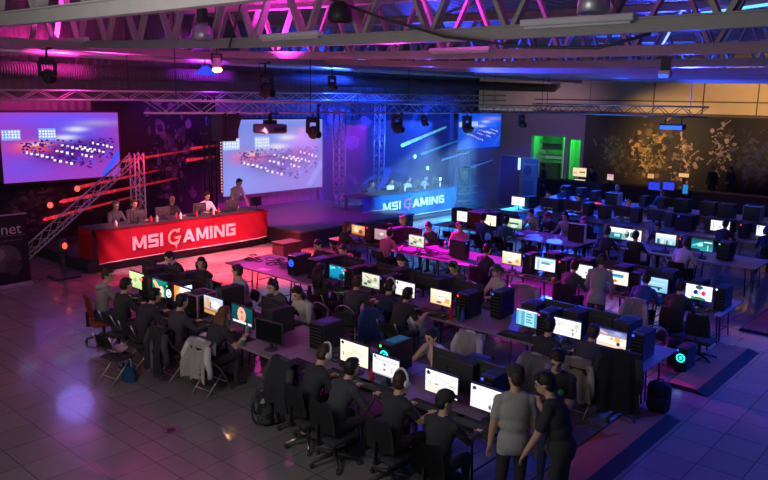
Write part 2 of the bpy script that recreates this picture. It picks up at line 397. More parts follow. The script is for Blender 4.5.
# cables slung between trusses
t = thing('strip_light', 'bright cyan strip light under the roof at the top right corner', 'light', (15.6, 4.6, 6.4), math.atan2(-1.36, -.73))
obj('tube', MB().box((0, 0, 0), (2.0, .07, .05)).mesh(), pm('cyan_strip', '58b8ff', noise=0, emit=2.0), t); obj('housing', MB().box((0, 0, .06), (2.05, .14, .08)).box((-.6, 0, .18), (.04, .04, .2)).box((.6, 0, .18), (.04, .04, .2)).mesh(), WHITE, t)
def cable(name, pts, r, lb, mat=BLACK, cat='cable', grp=None):
    return tag(obj(name, MB().tube(pts, r, 6).mesh(smooth=True), mat), lb, cat, grp)
def sag(a, b, s, n=12):
    a, b = Vector(a), Vector(b)
    return [a.lerp(b, i / n) - Vector((0, 0, s * 4 * (i / n) * (1 - i / n))) for i in range(n + 1)]
cable('power_cable', [(8.2, 9.42, 6.33), (8.2, 7.35, 5.68), (8.2, 6.2, 5.37), (8.25, 5.0, 5.2), (8.3, 4.0, 5.16), (8.35, 3.4, 5.3)], .022, 'black cable slung diagonally between the near roof trusses')
cable('power_cable', [(8.2, 10.55, 6.45), (8.25, 10.9, 5.9), (8.3, 11.2, 5.45), (8.35, 11.3, 5.38)], .02, 'black cable hanging straight beside the silver dome lamp')

# ---------------------------------------------------------------- lighting trusses (box section aluminium)
def box_truss(name, x0, y, z0, z1, x1, sec, label, mat=ALU, bay=.5):
    t = thing(name, label, 'lighting truss', (x0, y, z0))
    L = x1 - x0; dz = z1 - z0; h = sec / 2; slope = dz / L
    for sy in (-h, h):
        for sz in (-h, h): obj('chord', MB().cyl((0, sy, sz), (L, sy, dz + sz), .025, n=8).mesh(smooth=True), mat, t)
    mb = MB(); n = int(L / bay)
    for i in range(n):
        a, b = L * i / n, L * (i + 1) / n; s = 1 if i % 2 else -1
        for sy in (-h, h): mb.cyl((a, sy, -h * s + a * slope), (b, sy, h * s + b * slope), .013, n=5)
        mb.cyl((a, -h * s, -h + a * slope), (b, h * s, -h + b * slope), .012, n=5)
        mb.cyl((a, -h * s, h + a * slope), (b, h * s, h + b * slope), .012, n=5)
    obj('bracing', mb.mesh(), mat, t)
    for q in np.linspace(.8, L - .8, 6): obj('hoist_cable', MB().cyl((q, 0, slope * q + h), (q, 0, 8.6 - z0 - (18.0 - y) * .0), .012, n=6).mesh(), DKMET, t) if False else obj('hoist_cable', MB().cyl((q, 0, slope * q - h), (q, 0, roof_z(y) + 1.275 - z0), .012, n=6).mesh(), DKMET, t)
    return t
box_truss('lighting_truss', 9.4, 16.0, 4.24, 4.24, 33.5, .30, 'long box lighting truss above the stage front carrying the projector')
box_truss('lighting_truss', 5.5, 20.0, 4.43, 4.72, 31.4, .25, 'box lighting truss high along the back wall behind the screens')
def tower(x, y, h, lb, sec=.3, base=0, mat=ALU):
    t = thing('truss_tower', lb, 'truss', (x, y, base)); hh = sec / 2
    for sx in (-hh, hh):
        for sy in (-hh, hh): obj('chord', MB().cyl((sx, sy, .02), (sx, sy, h), .024, n=8).mesh(smooth=True), mat, t)
    mb = MB(); n = int(h / .3)
    for i in range(n):
        a, b = h * i / n, h * (i + 1) / n; s = 1 if i % 2 else -1
        for q in (-hh, hh):
            mb.cyl((q, -hh * s, a), (q, hh * s, b), .012, n=5); mb.cyl((-hh * s, q, a), (hh * s, q, b), .012, n=5)
    obj('bracing', mb.mesh(), mat, t); obj('base_plate', MB().box((0, 0, .015), (.6, .6, .03)).mesh(), DKMET, t); return t
tower(13.45, 19.3, 4.2, 'upright truss tower left of the middle screen', .26, .3, DKMET)
tower(18.9, 19.0, 3.65, 'upright truss tower at the right edge of the middle screen', .3, .5)
tower(22.2, 20.0, 4.3, 'upright truss tower in the blue light behind the right desk', .3, 0)
# leaning ladder of truss and its post at the left
t = thing('leaning_truss', 'bare aluminium truss leaning up from the floor beside the red desk', 'truss', (7.32, 19.0, .3))
A, B = Vector((0, 0, 0)), Vector((3.3, 0, 2.45)); dv = (B - A).normalized(); nz = Vector((-dv.z, 0, dv.x))
ch = [Vector((0, -.13, 0)) - nz * .12, Vector((0, .13, 0)) - nz * .12, nz * .14]
for c in ch: obj('chord', MB().cyl(A + c, B + c, .024, n=8).mesh(smooth=True), ALU, t)
mb = MB()
for i in range(13):
    p, q = A.lerp(B, i / 13), A.lerp(B, (i + 1) / 13)
    for u, v in ((0, 1), (1, 2), (2, 0)): mb.cyl(p + ch[u], q + ch[v], .012, n=5)
obj('bracing', mb.mesh(), ALU, t)
tower(10.75, 19.0, 2.6, 'short truss post holding up the leaning truss', .28, .3)

# ---------------------------------------------------------------- stage
t = thing('stage_riser', 'low red lit stage riser under the left desk', 'stage', (11.3, 19.28, 0))
obj('deck', MB().box((0, 0, .15), (5.72, 3.5, .3), .01).mesh(), STAGEB, t)
obj('edge_strip', MB().box((0, -1.765, .27), (5.7, .03, .05)).mesh(), CHAR, t)
t = thing('stage_block', 'tall dark stage block between the red and blue desks', 'stage', (17.1, 18.65, 0))
obj('side_panels', MB().box((0, 0, .24), (5.4, 5.0, .48)).mesh(), STAGEB, t)
obj('deck', MB().box((0, 0, .51), (5.48, 5.1, .06), .01).mesh(), pm('stage_deck', '4a464e', .55), t)
t = thing('stage_riser', 'low blue lit stage riser under the right desk', 'stage', (22.9, 19.0, 0))
obj('deck', MB().box((0, 0, .06), (5.6, 3.8, .12), .01).mesh(), STAGEB, t)
t = thing('stage_step', 'small black step box in front of the stage block corner', 'box', (13.55, 15.75, 0))
obj('body', MB().box((0, 0, .2), (.7, .5, .4), .015).mesh(), STAGEB, t)
obj('lid', MB().box((0, 0, .415), (.74, .54, .03), .008).mesh(), BLACK, t)

# ---------------------------------------------------------------- backdrops: printed cloth on the wall, plain generic artwork
# -Y facing: local -X must look to -Y, so turn by +90 degrees (picture left edge then lies at -X)
def backdrop(name, x0, x1, z0, z1, A, lb, y=21.22, cat='backdrop'):
    me = picture_mesh(name, x1 - x0, z1 - z0, A); me.materials.append(printed('printed_cloth'))
    t = thing(name, lb, cat, ((x0 + x1) / 2, y, (z0 + z1) / 2), PI / 2)
    obj('print', me, None, t, (-.03, 0, 0))
    obj('backing', MB().box((.0, 0, 0), (.03, x1 - x0, z1 - z0)).mesh(), STAGEB, t); return t
dark = '17151a'
rs = random.Random(31); sh = []
for i in range(150):     # mottled grey-violet patches, denser in a tall central mass
    x, y = rs.gauss(.62, .10), rs.gauss(.45, .17); sh.append(('e', x, y, rs.uniform(.006, .03), rs.uniform(.01, .045), rs.choice(['4a4052', '5d5068', '3a3240', '6d6078', '231f28', '1b181e'])))
for i in range(40):
    x, y = rs.gauss(.5, .16), rs.gauss(.7, .1); sh.append(('e', x, y, rs.uniform(.006, .02), rs.uniform(.01, .03), rs.choice(['3a3240', '2c2630', '4a4052'])))
sh += [('e', .94, .17, .03, .045, '5a60b8'), ('r', .86, .27, .99, .29, '4c4654')]
A = paint(150, 100, dark, sh, 3, .3)
backdrop('backdrop_banner', 10.6, 15.0, .5, 4.35, A, 'dark printed backdrop with a faint figure behind the red desk')
sh = []
for i in range(70):
    x, y = rs.gauss(.6, .16), rs.gauss(.45, .16); sh.append(('e', x, y, rs.uniform(.01, .05), rs.uniform(.015, .07), rs.choice(['4a4048', '3a3238', '5a5056', '221e22'])))
A = paint(70, 60, dark, sh, 4, .3)
backdrop('backdrop_banner', 6.5, 10.6, .3, 2.05, A, 'low dark printed backdrop under the left screen')
rs = random.Random(5); sh = []
for i in range(16):
    x, y = rs.random(), rs.random(); c = rs.choice(['5a6a98', '6a4a78', '4a5a88', '8a4a68', '39436a'])
    sh.append(('l', x, y, x + rs.uniform(-.12, .12), y + rs.uniform(-.3, .3), rs.uniform(.008, .025), c))
for x, y in ((.1, .15), (.3, .2), (.22, .4), (.4, .3)): sh.append(('e', x, y, .05, .07, '8a4a70'))
A = paint(120, 70, '23263a', sh, 6, .35)
backdrop('backdrop_banner', 19.95, 28.6, .3, 4.35, A, 'wide blue lit printed backdrop with swirling shapes behind the right desk')
# haze light beams built as glowing tubes, and spot lamps, before the backdrops
def glow(name, c, e):
    m = pm(name, c, noise=0, emit=e); return m
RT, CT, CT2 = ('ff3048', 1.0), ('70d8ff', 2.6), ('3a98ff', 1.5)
def beam_tube(a, b, r, mat, lb, grp=None):
    a, b = Vector(a), Vector(b); t = thing('beam_tube', lb, 'light beam', a, 0, grp)
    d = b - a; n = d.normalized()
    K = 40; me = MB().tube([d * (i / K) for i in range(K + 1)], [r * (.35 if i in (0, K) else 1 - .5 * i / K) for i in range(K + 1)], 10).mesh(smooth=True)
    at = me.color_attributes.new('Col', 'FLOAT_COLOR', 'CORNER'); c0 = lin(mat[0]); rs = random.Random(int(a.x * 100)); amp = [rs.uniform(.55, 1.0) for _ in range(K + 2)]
    for pl in me.polygons:   # beam falloff painted in: colour fades unevenly towards the far end
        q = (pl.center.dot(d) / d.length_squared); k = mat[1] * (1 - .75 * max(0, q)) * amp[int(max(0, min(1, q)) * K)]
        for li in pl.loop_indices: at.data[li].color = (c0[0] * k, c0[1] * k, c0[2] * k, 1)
    me.materials.append(pict('beam_glow', 1.0)); obj('tube', me, None, t)
    for q in (.2, .8): obj('bracket', MB().box(d * q + Vector((0, .23, 0)), (.05, .43, .05)).mesh(), DKMET, t)  # supports added for the beam tubes, no real fittings
beam_tube((9.86, 20.85, 1.80), (12.6, 20.85, 2.16), .05, RT, 'red light beam built as glowing tube rising from under the left screen corner')
beam_tube((9.3, 20.85, 1.42), (13.2, 20.85, 1.85), .055, RT, 'long red light beam built as glowing tube, middle of those behind the red desk')
beam_tube((8.8, 20.85, .95), (11.9, 20.85, 1.42), .05, RT, 'lowest red light beam built as glowing tube behind the red desk')
beam_tube((11.3, 20.85, 2.5), (13.75, 20.85, 2.75), .045, RT, 'red light beam built as glowing tube crossing the dark figure backdrop')
beam_tube((13.6, 20.85, 2.42), (14.8, 20.85, 2.5), .055, RT, 'short red light beam built as glowing tube left of the middle screen')
beam_tube((13.75, 20.85, 2.8), (14.9, 20.85, 2.88), .05, RT, 'upper short red light beam built as glowing tube left of the middle screen')
beam_tube((24.6, 20.85, 2.53), (27.86, 20.85, 3.31), .085, CT, 'bright cyan light beam built as tube above the right desk')
beam_tube((26.0, 20.85, 2.1), (29.3, 20.85, 2.72), .06, CT2, 'dim blue light beam built as tube below the bright cyan beam')
beam_tube((27.6, 20.85, 1.75), (30.3, 20.85, 2.15), .045, CT2, 'thin blue light beam built as tube right of the blue desk')
beam_tube((29.6, 20.85, 1.2), (32.0, 20.85, 1.55), .04, CT2, 'lowest thin blue light beam built as tube near the red pillar')
def beam_spot(x, y, z, mat, lb):
    t = thing('spot_lamp', lb, 'lamp', (x, y, z))
    obj('housing', MB().cyl((0, .22, 0), (0, 0, 0), .08, .1, 14).mesh(), BLACK, t)
    obj('lens', MB().ell((0, -.01, 0), (.085, .03, .085)).mesh(smooth=True), mat, t)
    obj('yoke', MB().box((0, .1, -.13), (.24, .03, .03)).box((0, .25, -.13), (.03, .46, .03)).mesh(), DKMET, t)
LEDB2 = glow('blue_wedge', '3050ff', .8); RD, CD = glow('red_lens', 'ff4a3a', 2.5), glow('cyan_lens', '8fe4ff', 4)
beam_spot(9.8, 20.75, 1.78, RD, 'small red spot lamp, highest of three at the left backdrop')
beam_spot(8.98, 20.75, 1.37, RD, 'small red spot lamp, middle of three at the left backdrop')
beam_spot(8.15, 20.75, .84, RD, 'small red spot lamp, lowest of three at the left backdrop')
beam_spot(25.45, 20.75, 2.03, CD, 'small cyan spot lamp, highest of three above the blue desk')
beam_spot(26.4, 20.75, 1.45, CD, 'small cyan spot lamp, middle of three above the blue desk')
beam_spot(27.4, 20.75, .88, CD, 'small cyan spot lamp, lowest of three right of the blue desk')

# ---------------------------------------------------------------- projection screens showing the hall itself
def hall_picture(tint):
    rs = random.Random(11)
    base, mid, red, wht, sky, crowd, scr = tint
    S = [('s', .5, .10, .6, .10, .9, sky), ('s', .6, .3, .3, .22, .8, mid), ('s', .15, .80, .3, .22, .5, mid), ('s', .58, .58, .26, .16, .85, crowd), ('s', .75, .5, .18, .1, .7, crowd), ('s', .40, .62, .14, .12, .6, crowd),
         ('s', .24, .50, .15, .08, 1, red), ('s', .27, .46, .09, .03, .9, 'ffd0c0'), ('s', .52, .37, .1, .04, .9, wht), ('s', .62, .25, .09, .04, .9, wht), ('s', .8, .16, .2, .05, .7, 'b0a0d0'),
         ('r', .01, .24, .16, .39, scr), ('r', .30, .23, .44, .40, scr), ('l', .85, .95, 1.0, .62, .03, mid)]
    for i in range(240):
        x, y = rs.uniform(.16, .95), rs.uniform(.40, .86)
        if y < .52 + .45 * x and y < 1.35 - .7 * x: S.append(('e', x, y, .012, .014, rs.choice([crowd] * 6 + [mid, '402080'])))
    for i in range(18):
        x = .02 + .024 * (i % 6); S.append(('e', x, .27 + .04 * (i // 6), .008, .012, 'ffffff')); S.append(('e', x + .29, .27 + .04 * (i // 6), .008, .012, 'ffffff'))
    for r, (x0, y0, n) in enumerate(((.18, .56, 6), (.43, .55, 4), (.41, .69, 2), (.51, .73, 2), (.63, .50, 6), (.64, .62, 3), (.48, .47, 7), (.75, .45, 5))):
        for i in range(n):
            x, y = x0 + i * .042 + rs.uniform(-.006, .006), y0 + i * .018
            S.append(('r', x, y, x + .022, y + .032, 'ffffff'))
    return paint(128, 74, base, S, 2, .05)
def screen(name, x0, x1, z0, z1, tint, strength, lb, y=20.98, nm='x'):
    t = thing(name, lb, 'screen', ((x0 + x1) / 2, y, (z0 + z1) / 2), PI / 2)
    w_, h_ = x1 - x0, z1 - z0
    me = picture_mesh('screen_picture', w_, h_, hall_picture(tint)); me.materials.append(pict('projected_' + nm, strength))
    obj('picture', me, None, t, (-.02, 0, 0))
    mb = MB()
    for s in (-1, 1): mb.box((0, s * (w_ / 2 + .03), 0), (.05, .06, h_ + .12)).box((0, 0, s * (h_ / 2 + .03)), (.05, w_ + .12, .06))
    mb.box((.02, 0, 0), (.03, w_, h_)).box((.13, 0, 0), (.3, w_ * .6, .08)); obj('frame', mb.mesh(), STAGEB, t); return t
screen('projection_screen', 7.86, 11.3, 2.05, 3.98, ('a040c0', '4a58ff', 'ff5a5a', 'e8e8ff', '7a50ff', '4a1a80', '80a8ff'), 1.0, 'left projection screen showing the hall in purple and blue', nm='a')
screen('projection_screen', 15.12, 19.9, 1.06, 3.73, ('8a90e8', '90a8ff', 'f05a9a', 'f4f4ff', '7a8cf0', '5560b0', 'b8d0ff'), 1.05, 'middle projection screen showing a pale blue view of the hall', nm='b')
screen('projection_screen', 29.0, 32.8, 2.2, 3.96, ('1a50e8', '2a70ff', '4080ff', 'd0e8ff', '1a48d0', '1030a0', '80b8ff'), 1.0, 'small right projection screen showing the hall in deep blue', nm='c')
# the third one hangs clear of the back wall on its own pole frame
t = thing('led_strip', 'upright strip of small lights along the left edge of middle screen', 'light strip', (15.02, 20.93, 1.16))
obj('rail', MB().box((0, 0, 1.25), (.06, .05, 2.5)).box((.05, .03, .4), (.12, .03, .03)).box((.05, .03, 2.1), (.12, .03, .03)).mesh(), DKMET, t)
mb = MB()
for i in range(24): mb.ell((0, -.03, .1 + i * .1), (.025, .015, .025), u=8, v=5)
obj('lights', mb.mesh(), glow('amber_dot', 'ffb080', 1.4), t)

# ---------------------------------------------------------------- gear hung from the front lighting truss
t = thing('loudspeaker', 'black hanging loudspeaker left of the middle screen', 'speaker', (11.72, 16.0, 3.36))
obj('cabinet', MB().poly([(-.33, -.22, 0), (.1, -.22, 0), (.33, -.22, .68), (-.33, -.22, .68)], (0, .46, 0)).mesh(), BLACK, t)
obj('grille', MB().box((-.02, -.235, .36), (.4, .02, .56), .01).mesh(), CHAR, t)
for q in (-.2, .2): obj('hanger', MB().box((q, 0, .71), (.05, .42, .06)).mesh(), DKMET, t)
t = thing('projector', 'grey projector hanging from the truss before the middle screen', 'projector', (13.17, 16.0, 3.5))
obj('body', MB().box((0, 0, .16), (.78, .6, .26), .05).mesh(smooth=False), pm('projector_grey', '77737a', .5), t)
obj('lens', MB().cyl((-.12, .3, .15), (-.12, .42, .15), .08, n=16).mesh(), BLACKG, t)
obj('vent', MB().box((.1, -.305, .15), (.4, .02, .12)).mesh(), BLACK, t)
obj('bracket', MB().box((0, 0, .34), (.3, .25, .12)).box((0, 0, .46), (.1, .06, .22)).box((0, 0, .58), (.3, .42, .05)).mesh(), DKMET, t)
def moving_head(x, y, z, lb, s=1.0, lens=None, hang=None):
    hang = hang or (4.09 - z if y == 16.0 else 5.52 - z)
    t = thing('moving_head_lamp', lb, 'stage lamp', (x, y, z)); t.scale = (s, s, s)
    obj('clamp_base', MB().box((0, 0, 0), (.3, .26, .14), .02).cyl((0, 0, .06), (0, 0, hang / s), .03).box((0, 0, hang / s), (.08, .42 / s, .05)).mesh(), BLACK, t)
    obj('yoke', MB().box((-.2, 0, -.22), (.05, .14, .4), .01).box((.2, 0, -.22), (.05, .14, .4), .01).box((0, 0, -.08), (.42, .14, .05)).mesh(), BLACK, t)
    obj('head', MB().ell((0, -.02, -.4), (.16, .2, .2)).cyl((0, -.12, -.42), (0, -.26, -.46), .13, .11, 14).mesh(smooth=True), BLACK, t)
    obj('lens', MB().ell((0, -.27, -.465), (.1, .02, .1)).mesh(smooth=True), lens or BLACKG, t)
moving_head(14.8, 16.0, 3.92, 'round black moving head lamp at the right of the projector')
moving_head(18.63, 16.0, 4.0, 'black moving head lamp hanging over the right stage edge')
moving_head(22.68, 16.0, 3.92, 'black moving head lamp hanging before the small right screen')
moving_head(20.1, 16.0, 3.98, 'small black lamp between the two moving heads on the right', .6)
moving_head(26.6, 16.0, 3.95, 'black moving head lamp at the far right of the lighting truss', .8)
moving_head(14.0, 17.2, 5.2, 'large black scanner lamp hanging above the back lighting truss', 1.2)
moving_head(16.75, 17.2, 5.2, 'small black lamp hanging above the truss right of the scanner', .7)
moving_head(7.6, 17.2, 5.25, 'black lamp with side arms hanging at upper left', .9)
t = thing('par_lamp', 'white can lamp shining warm yellow under the roof', 'stage lamp', (11.6, 16.23, 5.3))
obj('can', MB().cyl((.04, .06, .16), (-.03, -.05, -.1), .11, .14, 16).mesh(), WHITE, t)
obj('lens', MB().ell((-.035, -.06, -.11), (.12, .12, .06)).mesh(smooth=True), pm('warm_lens', 'ffb050', noise=0, emit=14), t)
obj('yoke', MB().box((0, 0, .3), (.3, .03, .03)).box((-.15, 0, .2), (.03, .03, .24)).box((.15, 0, .2), (.03, .03, .24)).cyl((0, 0, .3), (0, 0, 1.62), .015).mesh(), DKMET, t)
t = thing('wedge_lamp', 'small blue glowing wedge lamp under the roof left of the warm lamp', 'lamp', (11.9, 17.2, 5.1))
obj('body', MB().poly([(-.3, -.1, 0), (.3, -.1, 0), (.02, -.1, .24)], (0, .2, 0)).mesh(), LEDB2, t); obj('hanger', MB().box((0, 0, .33), (.03, .03, .3)).mesh(), DKMET, t)
t = thing('flood_lamp', 'white flood lamp hanging under the trusses at upper right', 'lamp', (12.4, 4.75, 5.02)); t.scale = (.6, .6, .6)
obj('body', MB().box((0, 0, 0), (.22, .34, .2), .04).mesh(), WHITE, t)
obj('bracket', MB().box((0, 0, .23), (.03, .28, .5)).mesh(), DKMET, t)
obj('lens', MB().box((-.1, 0, -.06), (.04, .26, .1), .01).mesh(), LEDB, t)
t = thing('blue_lamp', 'small lamp glowing blue before the warm far wall', 'stage lamp', (27.0, 9.9, 3.75))
obj('body', MB().box((0, 0, 0), (.3, .9, .2), .03).mesh(), BLACK, t)
obj('lens', MB().box((-.15, 0, -.03), (.03, .8, .14), .01).mesh(), LEDB, t)
for q in (-.3, .3): obj('hanger', MB().cyl((.05, q, .08), (.05, q, .42), .02).mesh(), DKMET, t)
t = thing('lighting_truss', 'short box truss hanging across the hall at far right', 'lighting truss', (27.2, 8.8, 4.3), PI / 2)
for sy in (-.18, .18):
    for sz in (-.18, .18): obj('chord', MB().cyl((0, sy, sz), (7.0, sy, sz), .03, n=8).mesh(smooth=True), ALU, t)
mb = MB()
for i in range(16):
    a, b = 7 * i / 16, 7 * (i + 1) / 16; s = 1 if i % 2 else -1
    for sy in (-.18, .18): mb.cyl((a, sy, -.18 * s), (b, sy, .18 * s), .014, n=5)
obj('bracing', mb.mesh(), DKMET, t)
for q in (.6, 6.4): obj('hoist_cable', MB().cyl((q, 0, -.18), (q, 0, roof_z(8.8 + q) + 1.275 - 4.3), .012, n=6).mesh(), DKMET, t)

# ---------------------------------------------------------------- stage smoke hanging over the block and the blue desk
hz = bpy.data.materials.new('stage_smoke'); hz.use_nodes = True; nt = hz.node_tree; nt.nodes.remove(nt.nodes['Principled BSDF'])
vsn = nt.nodes.new('ShaderNodeVolumeScatter'); vsn.inputs['Density'].default_value = .045; vsn.inputs['Anisotropy'].default_value = .1; vsn.inputs['Color'].default_value = (.9, .9, .95, 1)
nt.links.new(vsn.outputs[0], nt.nodes['Material Output'].inputs['Volume'])
sm_ = obj('stage_smoke', MB().box((22.2, 18.3, 1.9), (16.4, 4.9, 3.6)).mesh(), hz); sm_['kind'] = 'stuff'; tag(sm_, 'thin violet and blue smoke drifting over the stage block', 'smoke')

# ---------------------------------------------------------------- lettered desks
TXT = 'MSI GAMING'
def letter_polys(ch):
    T = .27
    bx = lambda a, b, c, d: [(a, b), (c, b), (c, d), (a, d)]
    if ch == 'I': return [bx(0, 0, T, 1)], T
    if ch == 'M': return [bx(0, 0, T, 1), bx(1.03, 0, 1.3, 1), [(.0, 1), (.33, 1), (.76, .12), (.54, .12)], [(1.3, 1), (.97, 1), (.54, .12), (.76, .12)]], 1.3
    if ch == 'S': return [bx(.05, 1 - T * .85, 1, 1), bx(0, .45, T, .95), bx(.04, .38, .96, .62), bx(1 - T, .05, 1, .55), bx(0, 0, .95, T * .85)], 1.0
    if ch == 'A': return [[(0, 0), (.3, 0), (.74, 1), (.44, 1)], [(1.2, 0), (.9, 0), (.46, 1), (.76, 1)], bx(.3, .2, .9, .4)], 1.2
    if ch == 'N': return [bx(0, 0, T, 1), bx(.88, 0, 1.15, 1), [(0, 1), (.33, 1), (1.15, 0), (.82, 0)]], 1.15
    if ch == 'G': return [bx(.05, 1 - T * .85, 1.05, 1), bx(0, .05, T, .95), bx(.05, 0, 1.05, T * .85), bx(1.05 - T, .0, 1.05, .55), bx(.52, .4, 1.05, .6)], 1.05
    return [], .5
def emblem_polys():
    """sweeping letter with a horned top and a pointed tail"""
    out = []; N = 18
    for i in range(N):
        a0, a1 = math.radians(38 + 285 * i / N), math.radians(38 + 285 * (i + 1) / N)
        def th(a): return .34 - .12 * abs((math.degrees(a) - 190) / 150)
        q = []
        for a, r in ((a0, 1), (a1, 1), (a1, 1 - th(a1)), (a0, 1 - th(a0))): q.append((.62 + .62 * r * math.cos(a) + .06 * math.sin(a), .56 + .60 * r * math.sin(a)))
        out.append(q)
    out += [[(.62, .52), (1.3, .60), (1.12, .36), (.72, .40)], [(1.12, .42), (1.3, .60), (1.02, -.02), (.84, .0)], [(.55, .06), (.95, .1), (.80, -.42), (.74, -.2)],
            [(.7, 1.12), (1.25, 1.18), (1.05, .92), (.85, .86)], [(.2, .85), (.62, 1.16), (.5, .98)]]
    return out, 1.3
def lettered_desk(x0, x1, ztop, zbot, base, y, cloth_mat, label_d, label_b, tx0, tx1, tz, th, em_mat, side_l, step=(-99, 0)):
    d = thing('caster_desk', label_d, 'desk', ((x0 + x1) / 2, y + .53, base))
    L = x1 - x0; hz = ztop - base
    obj('desktop', MB().box((0, 0, hz - .03), (L, .85, .05), .01).mesh(), STAGEB, d)
    for px in (-L / 2 + .1, -L / 6, L / 6, L / 2 - .1):
        b0 = max(0, step[1] - base) if (x0 + x1) / 2 + px < step[0] else 0
        obj('leg', MB().box((px, .3, (b0 + hz - .06) / 2), (.06, .06, hz - .06 - b0)).mesh(), DKMET, d)
    b = thing('cloth_banner', label_b, 'banner', (x0, y, 0))
    def fold(u, z):
        e = min(u, 1 - u); k = max(0, 1 - e * 5)
        return -.03 - .03 * math.sin(u * 23 + z * 4) * (.3 + k) - .035 * k * math.sin(u * 60 + z * 9) - .02 * (1 - (z - zbot) / (ztop - zbot)) * math.sin(u * 9 + 1)
    def f(u, v):
        zb = step[1] + .015 if x0 + L * u < step[0] else zbot
        z = zb + (ztop - zb) * v; return Vector((L * u, fold(u, z), z))
    obj('cloth', MB().grid(f, 110, 12, .006).mesh(smooth=True), cloth_mat, b)
    obj('hem', MB().tube([f(i / 60, 0) + Vector((0, -.012, .02)) for i in range(61)], .013, 6).mesh(), CLOTH['white'], b)
    if side_l:
        obj('side_cloth', MB().grid(lambda u, v: Vector((-.04 - .05 * abs(math.sin(v * 5)) * (1 - u) + .02 * math.sin(u * 20), .02 + .9 * u, base + .02 + (ztop - base - .02) * v)), 14, 8, .006).mesh(smooth=True), cloth_mat, b)
    # lettering follows the cloth
    seq = []; x = 0
    for c in TXT:
        if c == ' ': x += .34; continue
        if c == 'G' and not any(s[3] for s in seq): P, w_ = emblem_polys(); seq.append((P, x, w_, True))
        else: P, w_ = letter_polys(c); seq.append((P, x, w_, False))
        x += w_ + .17
    sx = (tx1 - tx0) / (x - .17)
    for P, ox, w_, em in seq:
        mb = MB()
        if True:
            for q in P:
                pts = []
                for a, c in q:
                    X = tx0 - x0 + (ox + a) * sx; Z = tz + c * th
                    pts.append(Vector((X, fold(X / L, Z) - .03, Z)))
                mb.poly(pts, (0, .004, 0))
        obj('emblem' if em else 'letter', mb.mesh(), em_mat if em else CLOTH['white'], b)
    return d
RC = pm('red_cloth', 'cc1a3a', .75, 0, .1, 4); BC = pm('blue_cloth', '2478dc', .75, 0, .1, 4)
lettered_desk(8.62, 14.15, 1.11, .24, .3, 17.4, RC, 'long black caster desk behind the red banner', 'red cloth banner with white lettering along the left desk', 9.58, 12.9, .48, .36, pm('pale_emblem', 'f4c8b0', .7), True)
lettered_desk(18.42, 24.05, 1.1, .16, .12, 17.4, BC, 'long black caster desk behind the blue banner', 'blue lit cloth banner with white lettering along the right desk', 19.5, 23.2, .5, .31, pm('pink_emblem', 'c86aa8', .7), False, (19.86, .54))

